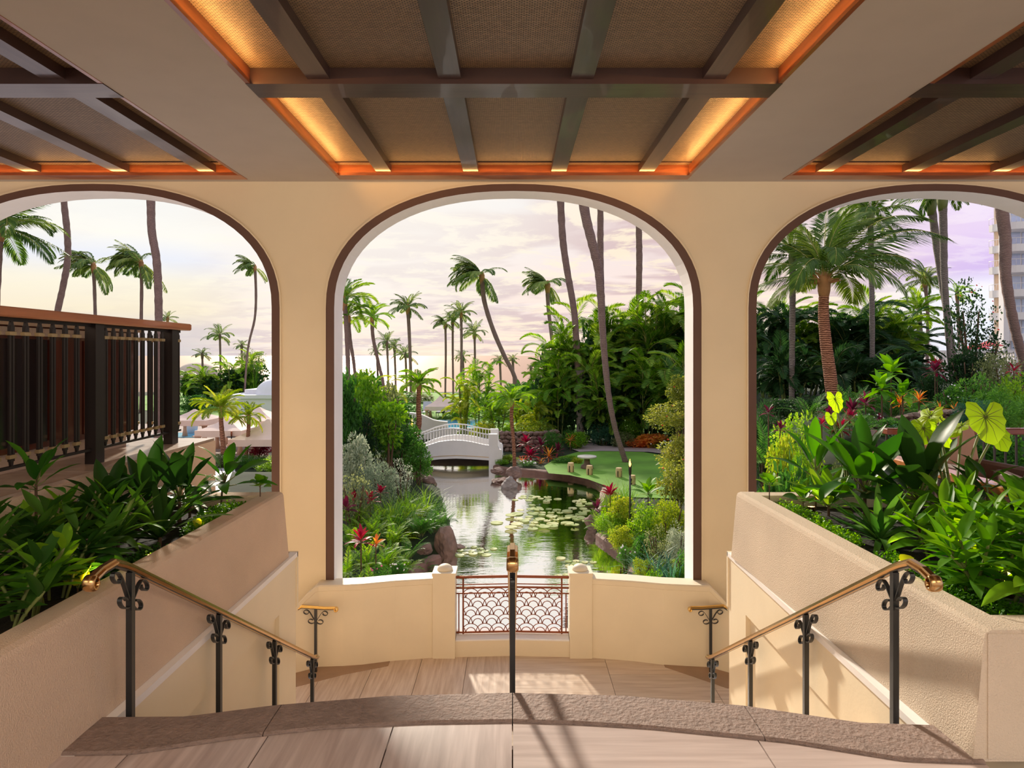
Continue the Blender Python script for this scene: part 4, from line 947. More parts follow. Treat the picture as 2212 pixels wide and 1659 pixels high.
# ---------------------------------------------------------------- hotel wing at right
M['hotel'] = mat_plain('hotel_white', (.84, .80, .80), .6, var=.02); M['hotel_s'] = mat_plain('hotel_sand', (.80, .60, .42), .7, var=.03)
HY = 78; k = HY/F; hx = X_(2172, HY)
ht = thing('hotel', 'white hotel block with curved balconies at the right edge', 'building', (hx, HY, gz(hx, HY)-0)); hz0 = ht.location.z
q = MB(); q.box((-8*k, -.3, 0), (4*k, .5, Z_(455, HY)-hz0+2)); q.build('corner_pier', M['hotel'], ht)
q = MB(); q.prism([(4*k, 2.2), (260*k, 2.2), (260*k, 12), (4*k+9, 12)], 0, Z_(440, HY)-hz0+3); q.build('building_wall', M['hotel'], ht)
M['hglass'] = mat_plain('hotel_glass', (.45, .52, .68), .05, var=.05, spec=.8)
for i, py in enumerate((486, 534, 580, 632, 682, 728, 776)):
    z = Z_(py, HY)-hz0
    q = MB(); pl = [(-2*k, 2.4)]+[(40*k+ (44*k)*-math.cos(PI*j/16), 2.4-2.6*math.sin(PI*j/16)) for j in range(17)]+[(86*k, 2.4)]
    pl = [(x, y) for x, y in pl]; q.prism(pl, z-.45, z); 
    q.prism([(x*1.0, y) for x, y in pl], z, z+.42); q.build('balcony_slab', M['hotel'], ht)
    q = MB(); q.tube([(x, y, z+1.15) for x, y in pl[1:-1]], .04, 5)
    for x, y in pl[1:-1]: q.tube([(x, y, z+.4), (x, y, z+1.15)], .02, 4)
    q.build('balcony_rail', M['hotel'], ht)
    q = MB(); q.box((6*k, 2.05, z+.1), (14*k, 2.25, z+2.4)); q.build('balcony_column', M['hotel_s'], ht)
    for j in range(3): q = MB(); q.box(((18+j*24)*k, 2.12, z+.1), ((38+j*24)*k, 2.22, z+2.2)); q.build('window', M['hglass'], ht)
# white balustrade with a little statue, pink parasols
bl = thing('balustrade', 'white balustrade in front of the pink parasols, right garden', 'railing', (X_(2040, 45), 45, gz(X_(2040, 45), 45))); k = 45/F; bz = bl.location.z
q = MB(); q.box((-75*k, -.15, Z_(762, 45)-bz), (150*k, .15, Z_(757, 45)-bz)); q.build('top_rail', M['hotel'], bl); q = MB(); q.box((-75*k, -.15, 0), (150*k, .15, Z_(784, 45)-bz)); q.build('base_wall', M['hotel'], bl)
for i in range(38): q = MB(); q.box(((-73+i*6)*k, -.06, Z_(786, 45)-bz), ((-70+i*6)*k, .06, Z_(760, 45)-bz)); q.build('baluster', M['hotel'], bl)
t = thing('statue', 'small white urn-shaped statue on the balustrade, right garden', 'statue', (X_(2008, 46), 46.2, gz(X_(2008, 46), 46))); zz = Z_(768, 46)-t.location.z; k = 46/F
q = MB(); q.box((-8*k, -8*k, 0), (8*k, 8*k, zz)); q.build('pedestal', M['hotel'], t)
q = MB(); q.lathe([(8*k, zz), (7*k, zz+6*k), (8.5*k, zz+16*k), (7*k, zz+24*k), (4*k, zz+27*k), (5*k, zz+30*k), (1*k, zz+34*k)], 12); q.build('figure', M['hotel'], t)
M['pink'] = mat_plain('pink_cloth', (.85, .12, .14), .7, var=.08)
for px, py, Y, lab in ((2108, 742, 60, 'pink parasol left of the other behind the white balustrade'), (2135, 736, 64, 'pink parasol right of the other behind the white balustrade')):
    x = X_(px, Y); z0 = gz(x, Y); t = thing('parasol', lab, 'umbrella', (x, Y, z0), 'pink parasols behind the balustrade'); k = Y/F; z = Z_(py, Y)-z0
    q = MB(); q.tube([(0, 0, 0), (0, 0, z)], .04, 6); q.build('pole', M['stone_p'], t); q = MB(); q.lathe([(26*k, z-12*k), (26*k, z-10*k), (.03, z)], 8, smooth=False); q.build('canopy', M['pink'], t)
# ---------------------------------------------------------------- plant generators
def make_frond(nm, pairs, ll, lw, up, droop, ang=.75, hang=.25, seed=0, petiole=.12, prof=.6, vee=.15, rach=.008, two=False, curlpow=1.3, sweep=0.0):
    """unit-length feather leaf starting at the origin towards +X"""
    random.seed(seed); pts = []; p = Vector((0, 0, 0)); N_ = 28
    for i in range(N_+1):
        t = i/N_; a = up-droop*t**curlpow; pts.append((p.copy(), a)); p = p+Vector((math.cos(a), 0, math.sin(a)))/N_
    def at(t):
        f = t*N_; i = min(N_-1, int(f)); k = f-i; a = pts[i][1]*(1-k)+pts[i+1][1]*k; return pts[i][0].lerp(pts[i+1][0], k), Vector((math.cos(a), 0, math.sin(a))), Vector((-math.sin(a), 0, math.cos(a)))
    q = MB()
    for i in range(0, N_, 2):
        p0, t0, n0 = at(i/N_); p1, t1, n1 = at((i+2)/N_); r0 = rach*(1-.85*i/N_); r1 = rach*(1-.85*(i+2)/N_)
        q.add([p0+Vector((0, r0, 0)), p0+n0*r0, p0-Vector((0, r0, 0)), p1+Vector((0, r1, 0)), p1+n1*r1, p1-Vector((0, r1, 0))], [(0, 1, 4, 3), (1, 2, 5, 4)], 1)
    for i in range(pairs):
        t = petiole+(1-petiole)*(i+.5)/pairs; p0, T, Nn = at(t); u = (t-petiole)/(1-petiole)
        l = ll*(math.sin(PI*(u*.86+.14))**prof)*random.uniform(.9, 1.1); w = lw*random.uniform(.85, 1.15)
        for s_ in (-1, 1):
            an = ang*(1-.45*u)+random.uniform(-.08, .08); d = (Vector((0, s_*math.sin(an), 0))+T*math.cos(an)+Nn*vee+Vector((-sweep, 0, 0))).normalized()
            W_ = T.cross(d).cross(d).normalized() if False else (T-d*T.dot(d)).normalized()
            mid = p0+d*l*.5-Vector((0, 0, hang*l*.12)); d2 = (d-Vector((0, 0, hang+random.uniform(0, hang*.6)))).normalized(); tip = mid+d2*l*.5
            if two: q.add([p0, mid+W_*w, mid-W_*w, tip, p0.lerp(mid, .5)+W_*w*.8, p0.lerp(mid, .5)-W_*w*.8], [(0, 4, 1, 2, 5), (1, 3, 2)])
            else: q.add([p0, mid+W_*w, tip, mid-W_*w], [(0, 1, 2, 3)])
    return q
M['rib'] = mat_plain('frond_rib', (.42, .38, .10), .6, var=.1)
M['rib_d'] = mat_plain('frond_rib_dark', (.16, .18, .05), .6, var=.1)
def fr(nm, leaf, rib='rib', **k): return make_frond(nm, **k).mesh('frond', [M[leaf], M[rib]])
# leaf tones
M['l_coco'] = mat_leaf('coconut_leaf', ((.020, .055, .010), (.050, .105, .018), (.13, .19, .035)), .4, .35)
M['l_near'] = mat_leaf('near_palm_leaf', ((.035, .080, .012), (.085, .145, .022), (.19, .24, .045)), .4, .35)
M['l_far'] = mat_leaf('far_palm_leaf', ((.045, .085, .028), (.10, .16, .045), (.21, .25, .07)), .5, .35)
M['l_areca'] = mat_leaf('areca_leaf', ((.028, .082, .008), (.075, .165, .016), (.21, .30, .04)), .35, .35)
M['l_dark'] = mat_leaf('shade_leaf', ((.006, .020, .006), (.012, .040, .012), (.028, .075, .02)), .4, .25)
M['l_yel'] = mat_leaf('yellow_green_leaf', ((.07, .13, .012), (.16, .23, .02), (.32, .33, .045)), .45, .4)
M['l_hib'] = mat_leaf('hibiscus_leaf', ((.10, .13, .02), (.20, .22, .04), (.36, .34, .09)), .45, .35)
M['l_lime'] = mat_leaf('lime_leaf', ((.045, .13, .010), (.10, .22, .018), (.22, .33, .04)), .42, .4)
M['l_mid'] = mat_leaf('mid_green_leaf', ((.015, .060, .010), (.035, .12, .018), (.09, .21, .035)), .42, .35)
M['l_olive'] = mat_leaf('olive_leaf', ((.05, .07, .025), (.10, .13, .05), (.20, .22, .10)), .5, .3)
M['l_blue'] = mat_leaf('blue_green_leaf', ((.02, .07, .04), (.05, .13, .08), (.11, .21, .13)), .4, .3)
M['l_red'] = mat_leaf('red_ti_leaf', ((.10, .006, .014), (.24, .012, .02), (.42, .04, .03)), .4, .2)
M['l_wine'] = mat_leaf('wine_leaf', ((.045, .007, .014), (.10, .013, .026), (.20, .025, .05)), .4, .2)
M['l_orange'] = mat_leaf('orange_croton_leaf', ((.22, .05, .02), (.45, .14, .04), (.50, .32, .06)), .4, .35)
M['l_silver'] = mat_leaf('silver_leaf', ((.10, .14, .09), (.22, .26, .18), (.42, .44, .34)), .55, .25)
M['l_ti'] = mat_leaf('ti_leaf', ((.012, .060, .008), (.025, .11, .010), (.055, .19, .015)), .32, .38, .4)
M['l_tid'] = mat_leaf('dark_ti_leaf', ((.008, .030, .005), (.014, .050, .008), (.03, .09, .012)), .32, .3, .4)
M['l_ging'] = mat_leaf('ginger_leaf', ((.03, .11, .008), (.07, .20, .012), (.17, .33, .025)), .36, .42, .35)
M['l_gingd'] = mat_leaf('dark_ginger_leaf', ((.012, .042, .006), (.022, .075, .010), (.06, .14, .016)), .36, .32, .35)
M['l_ear'] = mat_leaf('elephant_ear_leaf', ((.12, .26, .015), (.20, .36, .02), (.28, .44, .03)), .35, .5)
M['l_ylit'] = mat_leaf('uplit_seedling_leaf', ((.25, .30, .02), (.38, .42, .03), (.45, .46, .05)), .4, .4)  # yellow glow of the uplights is put into this leaf colour
M['stem_g'] = mat_plain('green_stem', (.16, .20, .05), .5, var=.15); M['stem_b'] = mat_plain('brown_stem', (.10, .055, .03), .8, var=.2)
M['flower_w'] = mat_plain('white_petal', (.85, .82, .85), .7, var=.03); M['flower_p'] = mat_plain('pink_petal', (.75, .12, .30), .7, var=.1); M['flower_r'] = mat_plain('red_petal', (.80, .05, .03), .6, var=.1)
def bark(name, c1, c2, ring=9.0, rough=.9):
    m, N, L, b = node_mat(name); setp(b, rough=rough, spec=.2)
    tc = N.new('ShaderNodeTexCoord'); w = N.new('ShaderNodeTexWave'); w.bands_direction = 'Z'; w.inputs['Scale'].default_value = ring; w.inputs['Distortion'].default_value = 3.5; w.inputs['Detail'].default_value = 3; w.inputs['Detail Scale'].default_value = 2
    L.new(tc.outputs['Object'], w.inputs['Vector']); n = N.new('ShaderNodeTexNoise'); n.inputs['Scale'].default_value = 4; n.inputs['Detail'].default_value = 6; L.new(tc.outputs['Object'], n.inputs['Vector'])
    mx = N.new('ShaderNodeMath'); mx.operation = 'MULTIPLY'; L.new(w.outputs['Fac'], mx.inputs[0]); L.new(n.outputs['Fac'], mx.inputs[1])
    r = N.new('ShaderNodeValToRGB'); L.new(mx.outputs[0], r.inputs[0]); r.color_ramp.elements[0].color = (*c1, 1); r.color_ramp.elements[1].color = (*c2, 1); r.color_ramp.elements[0].position = .06; r.color_ramp.elements[1].position = .5
    L.new(r.outputs[0], b.inputs['Base Color']); bp = N.new('ShaderNodeBump'); bp.inputs['Strength'].default_value = .7; bp.inputs['Distance'].default_value = .03; L.new(mx.outputs[0], bp.inputs['Height']); L.new(bp.outputs[0], b.inputs['Normal']); return m
M['bark'] = bark('palm_bark', (.15, .095, .085), (.38, .26, .23)); M['bark_r'] = bark('red_palm_bark', (.12, .045, .025), (.55, .26, .16), 5); M['bark_g'] = bark('grey_palm_bark', (.12, .10, .09), (.34, .29, .27), 6)
M['husk'] = mat_plain('leaf_base_husk', (.45, .22, .09), .8, bump=.5, bscale=14, var=.3)
FR = {}
for key, leaf, kw in (
    ('coco', 'l_coco', dict(pairs=44, ll=.28, lw=.011, hang=.8, ang=.95)), ('far', 'l_far', dict(pairs=34, ll=.30, lw=.016, hang=.9, ang=.85)),
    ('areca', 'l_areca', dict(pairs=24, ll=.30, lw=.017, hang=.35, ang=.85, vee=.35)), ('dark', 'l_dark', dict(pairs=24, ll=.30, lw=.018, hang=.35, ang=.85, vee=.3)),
    ('yel', 'l_yel', dict(pairs=24, ll=.26, lw=.016, hang=.3, ang=.8, vee=.3)), ('lime', 'l_lime', dict(pairs=24, ll=.28, lw=.016, hang=.3, ang=.8, vee=.3))):
    FR[key] = [fr(key, leaf, 'rib' if key != 'dark' else 'rib_d', up=u, droop=d, seed=i+11, **kw) for i, (u, d) in enumerate(((.15, .6), (.2, 1.1), (.3, 1.6), (.45, 2.2), (.1, 1.5)))]
FR['near'] = [make_frond('n', pairs=80, ll=.30, lw=.0065, up=u, droop=d, ang=1.0, hang=.75, seed=40+i, two=True, rach=.007, vee=.05).mesh('frond', [M['l_near'], M['rib']]) for i, (u, d) in enumerate(((.15, .9), (.2, 1.4), (.35, 2.0), (.5, 2.6)))]
FR['fern'] = [fr('fern', 'l_lime', 'rib_d', pairs=20, ll=.17, lw=.014, up=u, droop=d, seed=60+i, hang=.1, ang=1.1, petiole=.1, prof=.8) for i, (u, d) in enumerate(((.2, .7), (.2, 1.2), (.4, 1.7)))]
FR['fernm'] = [fr('fern', 'l_mid', 'rib_d', pairs=20, ll=.17, lw=.014, up=u, droop=d, seed=66+i, hang=.1, ang=1.1, petiole=.1, prof=.8) for i, (u, d) in enumerate(((.2, .7), (.2, 1.2), (.4, 1.7)))]
def dir_m(az, el, L_, roll=0):
    return Matrix.Rotation(az, 4, 'Z') @ Matrix.Rotation(-el, 4, 'Y') @ Matrix.Rotation(roll, 4, 'X') @ Matrix.Scale(L_, 4)
def crown(t, pos, R, n, key, seed, wind=.35, elo=-.5, ehi=1.25, nm='frond'):
    random.seed(seed); fs = FR[key]
    for i in range(n):
        az = 2*PI*i/n*2.618+random.uniform(-.3, .3); u = (i+.5)/n
        if wind > .3 and u > .38: az = PI+random.uniform(-1.35, 1.35)
        el = elo+(ehi-elo)*u**.9
        d = Vector((math.cos(az)*math.cos(el), math.sin(az)*math.cos(el), math.sin(el)))+Vector((-wind, .08*wind, 0)); d.normalize()
        az2 = math.atan2(d.y, d.x); el2 = math.asin(max(-1, min(1, d.z)))
        me = fs[1 if el2 > .6 else (2 if el2 > .1 else 1)] if random.random() < .6 else random.choice(fs)
        if el2 < -.1: me = fs[0] if random.random() < .5 else fs[1]
        obj(nm, me, t, Matrix.Translation(pos) @ dir_m(az2, el2, R*random.uniform(.8, 1.05), random.uniform(-.4, .4)))
def spline(P, n=5):
    out = []
    for i in range(len(P)-1):
        p0, p1, p2, p3 = P[max(0, i-1)], P[i], P[i+1], P[min(len(P)-1, i+2)]
        for k in range(n):
            t = k/n; out.append(.5*((2*p1)+(p2-p0)*t+(2*p0-5*p1+4*p2-p3)*t*t+(3*p1-p0-3*p2+p3)*t**3))
    return out+[P[-1]]
def palm(lab, path, Y, w0, w1, Rpx, nf=22, key='far', seed=1, wind=.35, mat='bark', group=None, base=None, above=0, elo=-.5, ehi=1.25, husk=True, name='palm_tree', dY=0):
    """path: trunk in photo pixels from the crown down; above: metres the trunk goes on over the first point"""
    k = Y/F; P = [W(px, py, Y) for px, py in path]
    if base is None:
        b = P[-1]; g = gz(b.x, Y); 
        if b.z > g+.05:
            dd = (P[-1]-P[-2]).normalized() if len(P) > 1 else Vector((0, 0, -1)); dd.y = 0
            x = b.x+dd.x/max(.3, -dd.z)*(b.z-g)*.5; P.append(Vector((x, Y, gz(x, Y)-.05)))
    if above: 
        d = (P[0]-P[1]).normalized(); d.x *= .6; P.insert(0, P[0]+d.normalized()*above)
    P = P[::-1]; org = P[0].copy(); t = thing(name, lab, 'palm tree', org, group); Q = spline([p-org for p in P], 7 if Y < 40 else 4); n = len(Q); q = MB()
    random.seed(seed); rad = []
    for i in range(n):
        u = i/(n-1); r = (w0+(w1-w0)*u)*k/2; r *= 1+.5*math.exp(-u*18)
        rad.append(r*(1+.05*math.sin(i*2.4)+random.uniform(-.03, .03)))
    q.tube(Q, rad, 10 if Y < 40 else 6); q.build('trunk', M[mat], t)
    top = Q[-1]
    if husk:
        q = MB(); r = rad[-1]; q.lathe([(r*.9, -3*r), (r*1.25, -.5*r), (r*1.3, 1.2*r), (r*.5, 3*r)], 8, top); q.build('crown_shaft', M['stem_g'] if mat == 'bark_g' else (M['husk'] if Y < 70 else M[mat]), t)
    if Rpx: crown(t, top+Vector((0, 0, rad[-1])), Rpx*k, nf, key, seed, wind, elo, ehi)
    return t
def areca(lab, px, Y, pyt, spread, nf, key, seed, Lpx, canes=7, group=None, dark=True, wind=.15, lo=.3, cat='palm', name='areca_palm', mat='l_dark'):
    k = Y/F; x = X_(px, Y); z0 = gz(x, Y); H = Z_(pyt, Y)-z0; t = thing(name, lab, cat, (x, Y, z0), group); random.seed(seed); L_ = Lpx*k; sp = spread*k
    tops = []
    for c in range(canes):
        a = 2*PI*c/canes+random.random(); rr = sp*.5*random.uniform(.15, 1); h = max(.3, H-L_*.45)*random.uniform(.6, 1.0)
        p = [Vector((math.cos(a)*rr*.4, math.sin(a)*rr*.3, -.05)), Vector((math.cos(a)*rr*.7, math.sin(a)*rr*.5, h*.5)), Vector((math.cos(a)*rr, math.sin(a)*rr*.7, h))]
        q = MB(); q.tube(spline(p, 4), .035, 5); q.build('cane', M['stem_g'], t); tops.append(p)
    for i in range(nf):
        p = random.choice(tops); u = lo+(1-lo)*random.random()**.7; o = p[0].lerp(p[1], u*2) if u < .5 else p[1].lerp(p[2], u*2-1)
        az = random.uniform(-PI, PI); az = az if random.random() < .35 else random.uniform(-PI*.95, -PI*.05)
        el = random.uniform(.1, 1.3)
        obj('frond', FR[key][random.choice((1, 2, 2, 3))], t, Matrix.Translation(o) @ dir_m(az-wind, el, L_*random.uniform(.75, 1.1), random.uniform(-.5, .5)))
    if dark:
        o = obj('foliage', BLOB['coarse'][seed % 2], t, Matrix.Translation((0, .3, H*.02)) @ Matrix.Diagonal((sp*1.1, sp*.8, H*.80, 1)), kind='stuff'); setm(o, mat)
    return t
def setm(o, m, slot=0):
    o.material_slots[slot].link = 'OBJECT'; o.material_slots[slot].material = M[m]
def blob(n, s_, seed, kind='leaf', ncl=26, asp=.5):
    """unit crown (width 1, depth 1, height 1, standing on z=0) of single leaves gathered into sprays"""
    random.seed(seed); q = MB(); cl = []
    for i in range(ncl):
        while True:
            c = Vector((random.uniform(-1, 1), random.uniform(-1, 1), random.uniform(-1, 1)))
            if .35 < c.length < .80: break
        cl.append((c, random.uniform(.20, .36)))
    for i in range(n):
        c, r = random.choice(cl); d = Vector((random.gauss(0, 1), random.gauss(0, 1), random.gauss(0, 1)+.3)).normalized()
        p = c+d*r*random.uniform(.6, 1.05)
        if p.length > 1.08: p *= 1.08/p.length
        p = Vector((p.x*.5, p.y*.5, .5+p.z*.5)); l = s_*random.uniform(.7, 1.3)
        u = (d+Vector((random.gauss(0, .5), random.gauss(0, .5), random.gauss(0, .4)))).normalized(); w = u.cross(Vector((random.gauss(0, 1), random.gauss(0, 1), random.gauss(0, 1)))).normalized()
        q.add([p, p+u*l*.5+w*l*asp*.5, p+u*l-Vector((0, 0, l*.1)), p+u*l*.5-w*l*asp*.5], [(0, 1, 2, 3)])
    return q.mesh('foliage', M['l_mid'])
BLOB = {'fine': [blob(5200, .040, 1, ncl=46), blob(5200, .040, 2, ncl=52)], 'mid': [blob(3200, .062, 3, ncl=34), blob(3200, .062, 4, ncl=38)], 'coarse': [blob(1700, .105, 5, ncl=26), blob(1700, .105, 6, ncl=28)],
        'spiky': [blob(3000, .10, 7, ncl=30, asp=.16), blob(3000, .10, 8, ncl=34, asp=.16)], 'sparse': [blob(1100, .042, 9, ncl=30, asp=.7), blob(1100, .045, 10, ncl=34, asp=.7)]}
def shrub(lab, px, pyt, Y, wpx, kind, mat, seed=0, lift=0.0, dr=.85, cat='shrub', name='shrub', group=None, stems=3, flowers=None, nfl=8, zb=None, xz=None):
    k = Y/F; x = X_(px, Y); z0 = gz(x, Y) if zb is None else zb; H = max(.25, Z_(pyt, Y)-z0); w = wpx*k; t = thing(name, lab, cat, (x, Y, z0), group); random.seed(seed+int(px))
    o = obj('foliage', BLOB[kind][seed % 2], t, Matrix.Translation((0, 0, H*lift-.03)) @ Matrix.Diagonal((w, w*dr, H*(1-lift)+.03, 1)) @ Matrix.Translation((0, 0, .5)) @ Matrix.Rotation(random.uniform(0, 6), 4, 'Z') @ Matrix.Translation((0, 0, -.5)), kind='stuff'); setm(o, mat)
    for i in range(stems):
        a = random.uniform(0, 6.3); q = MB(); r = .012+.012*H
        q.tube(spline([Vector((math.cos(a)*w*.05, math.sin(a)*w*.04, -.05)), Vector((math.cos(a)*w*.12, math.sin(a)*w*.1, H*.35)), Vector((math.cos(a)*w*.25, math.sin(a)*w*.2, H*.75))], 3), [r, r*.9, r*.8, r*.7, r*.6, r*.5, r*.4], 5); q.build('stem', M['stem_b'], t)
    if flowers:
        q = MB(); q.lathe([(.3, 0), (1, .5), (.5, .9), (.1, .7)], 6); me = q.mesh('flower', M[flowers])
        for i in range(nfl):
            a = random.uniform(-PI, 0); e = random.uniform(.1, 1.3); p = Vector((math.cos(a)*w*.46*math.cos(e), math.sin(a)*w*.42*math.cos(e), H*(.5+.46*math.sin(e)))); s_ = 1.6*k*random.uniform(.8, 1.5)
            obj('flower', me, t, Matrix.Translation(p) @ Matrix.Rotation(1.0, 4, 'X') @ Matrix.Scale(s_, 4))
    return t
# single blades
def blade(nm, mat, prof, bend=.6, fold=.18, wave=0.0, n=7, seed=0, petiole=0.0, pw=.012, up=0.0):
    """unit length along +X; prof(u) half width"""
    random.seed(seed); q = MB(); L_ = []; p = Vector((0, 0, 0)); st_ = (1-petiole)/n
    if petiole:
        e = Vector((petiole*math.cos(up), 0, petiole*math.sin(up))); q.tube([(0, 0, 0), e*.5, e], [pw*1.3, pw, pw*.8], 5, 1); p = e.copy()
    rows = []
    for i in range(n+1):
        u = i/n; a = up-bend*u**1.2; w = prof(u); T = Vector((math.cos(a), 0, math.sin(a))); Nn = Vector((-math.sin(a), 0, math.cos(a))); wv = wave*math.sin(u*9+seed)
        rows.append([p+Vector((0, w, 0))+Nn*(w*fold+wv*w), p+Vector((0, w*.5, 0))+Nn*w*fold*.35, p.copy(), p-Vector((0, w*.5, 0))+Nn*w*fold*.35, p-Vector((0, w, 0))+Nn*(w*fold-wv*w)]); p = p+T*st_
    q.loft(rows, False, False, 0, True); return q.mesh(nm, [M[mat], M['stem_g']])
P_TI = lambda u: .125*math.sin(PI*min(1, u*.97+.03))**.75*(1-.15*u)+.003
P_GI = lambda u: .125*math.sin(PI*min(1, u**.85*.98+.02))**.9+.002
P_ST = lambda u: .045*math.sin(PI*min(1, u*.96+.04))**.5+.002
P_RD = lambda u: .42*math.sin(PI*min(1, u*.98+.02))**.55+.004
BL = {}
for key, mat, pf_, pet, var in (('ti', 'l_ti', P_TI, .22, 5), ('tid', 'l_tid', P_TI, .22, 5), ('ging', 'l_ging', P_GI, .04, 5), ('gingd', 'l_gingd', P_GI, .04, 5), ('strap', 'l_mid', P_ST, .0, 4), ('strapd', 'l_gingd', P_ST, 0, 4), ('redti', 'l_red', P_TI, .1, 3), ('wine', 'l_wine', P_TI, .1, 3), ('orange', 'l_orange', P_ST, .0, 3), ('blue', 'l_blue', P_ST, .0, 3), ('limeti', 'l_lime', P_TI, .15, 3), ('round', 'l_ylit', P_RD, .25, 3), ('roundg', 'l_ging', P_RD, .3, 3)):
    BL[key] = [blade('leaf', mat, pf_, bend=(.15, .5, .9, 1.4, 2.0)[v], fold=(.35, .25, .15, .3, .2)[v], wave=.12 if pf_ in (P_TI, P_GI) else 0, seed=v, petiole=pet, pw=.012) for v in range(var)]
def heart_mesh():
    q = MB(); n = 28; rim = []; rim2 = []
    for i in range(n+1):
        a = -PI+2*PI*i/n; rr = seg([(0, .66), (30, .52), (60, .44), (90, .41), (118, .46), (136, .53), (150, .44), (164, .20), (180, .04)], abs(math.degrees(a)))
        rim.append(Vector((math.cos(a)*rr+.02, math.sin(a)*rr*.92, .05*math.cos(a*9)+.02))); rim2.append(Vector((math.cos(a)*rr*.5+.01, math.sin(a)*rr*.46, .06)))
    q.add([(0, 0, 0)]+rim2+rim, [(0, i+1, i+2) for i in range(n)]+[(i+1, n+2+i, n+3+i, i+2) for i in range(n)], 0, True)
    for i in range(1, n, 2): q.tube([(0, 0, .002), rim2[i]+Vector((0, 0, .006)), rim[i]*.97+Vector((0, 0, .004))], [.010, .006, .002], 4, 1)
    return q.mesh('leaf', [M['l_ear'], M['stem_g']])
ME_EAR = heart_mesh()
def clear(mw, me, base):
    for v in me.vertices:
        p = mw @ v.co; x, y, z = p.x+base.x, p.y+base.y, p.z+base.z
        if z < PT+.012 and (abs(x) < 1.93 or y > 4.68 or (x > 0 and y < 2.57)): return False
        if x < -2.5 and z < TZ+.02 and y < 5.52: return False
        if x < -2.5 and -2.8 < x and TZ < z < TZ+.98 and y < 5.3: return False
        if x > 2.76 and z < RT+.86: return False
        if z < PT-.12: return False
    return True
def rosette(lab, pos, n, L_, key, seed, zb=None, elo=.1, ehi=1.35, stem=.02, lean=(0, 0), cat='plant', name='ti_plant', group=None, jit=.35, azr=None, stemmat='stem_b', scl=1.0):
    """leaves radiating from a stem top at pos (world); stem goes to zb"""
    pos = Vector(pos); zb = gz(pos.x, pos.y) if zb is None else zb; base = Vector((pos.x-lean[0], pos.y-lean[1], zb)); t = thing(name, lab, cat, base, group); top = pos-base; random.seed(seed)
    q = MB(); q.tube(spline([Vector((0, 0, -.03)), Vector((top.x*.3, top.y*.3, top.z*.55)), top], 4), [stem*1.2]+[stem]*7+[stem*.6], 6); q.build('stem', M[stemmat], t)
    for i in range(n):
        u = (i+.5)/n; el = elo+(ehi-elo)*u+random.uniform(-.12, .12); az = i*2.4+random.uniform(-jit, jit)
        if azr: az = random.uniform(*azr) if i % 2 else az
        v = BL[key]; m_ = v[min(len(v)-1, random.choice((0, 1, 1, 2) if el > .7 else (1, 2, 2, 3)))]
        o = top-Vector((0, 0, (1-u)*min(.12*L_*2, top.z*.3)))
        mw = Matrix.Translation(o) @ dir_m(az, el, L_*random.uniform(.8, 1.1), random.uniform(-.3, .3)) @ Matrix.Diagonal((1, scl, 1, 1))
        if zb < 1 and abs(zb-(PT-.09)) < 1e-6 and pos.y < 5:
            for tr in range(9):
                if clear(mw, m_, base): break
                m_ = v[min(len(v)-1, tr % 2)]; mw = Matrix.Translation(o) @ dir_m(random.uniform(0, 6.3), min(1.45, el+.1*tr), L_*random.uniform(.7, 1.0), 0) @ Matrix.Diagonal((1, scl, 1, 1))
            else: continue
        obj('leaf', m_, t, mw)
    return t
def ginger(lab, base, n_canes, H, L_, key, seed, spread=.15, lean=(0, 0), group=None, nl=9, cat='plant', name='ginger_plant'):
    base = Vector(base); t = thing(name, lab, cat, base, group); random.seed(seed)
    for c in range(n_canes):
        a = random.uniform(0, 6.3); h = H*random.uniform(.7, 1.05); b0 = Vector((math.cos(a)*spread*.4, math.sin(a)*spread*.4, -.02)); tip = b0+Vector((math.cos(a)*spread+lean[0]*h, math.sin(a)*spread+lean[1]*h, h))
        pts = spline([b0, b0.lerp(tip, .5)+Vector((-math.cos(a)*.02, 0, h*.06)), tip], 5); q = MB(); q.tube(pts, [.007]*(len(pts)-1)+[.003], 5); q.build('cane', M['stem_g'], t)
        pl = random.uniform(0, PI)
        for i in range(nl):
            u = .32+.68*(i+.5)/nl; f = u*(len(pts)-1); j = min(len(pts)-2, int(f)); p = pts[j].lerp(pts[j+1], f-j); s_ = i % 2
            az = pl+(PI if s_ else 0)+random.uniform(-.3, .3); el = .25+.75*u**3+random.uniform(-.15, .15)
            v = BL[key]; m_ = random.choice(v[:3] if u > .6 else v[1:4]); sz = L_*(.75+.35*math.sin(PI*u))*random.uniform(.85, 1.1); mw = Matrix.Translation(p) @ dir_m(az, el, sz, random.uniform(-.4, .4))
            for tr in range(6):
                if clear(mw, m_, base): obj('leaf', m_, t, mw); break
                m_ = v[tr % 2]; mw = Matrix.Translation(p) @ dir_m(random.uniform(0, 6.3), min(1.4, el+.15*tr), sz*.85, 0)
    return t
def fernclump(lab, px, Y, Lpx, n, key, seed, zoff=0, group=None, name='fern', elo=.2, ehi=1.3):
    k = Y/F; x = X_(px, Y); z0 = gz_b(x, Y)+zoff; t = thing(name, lab, 'fern', (x, Y, z0), group); random.seed(seed)
    for i in range(n):
        az = i*2.4+random.uniform(-.4, .4); el = elo+(ehi-elo)*random.random(); obj('frond', random.choice(FR[key]), t, Matrix.Translation((random.uniform(-.1, .1), random.uniform(-.1, .1), 0)) @ dir_m(az, el, Lpx*k*random.uniform(.8, 1.1), random.uniform(-.3, .3)))
    return t
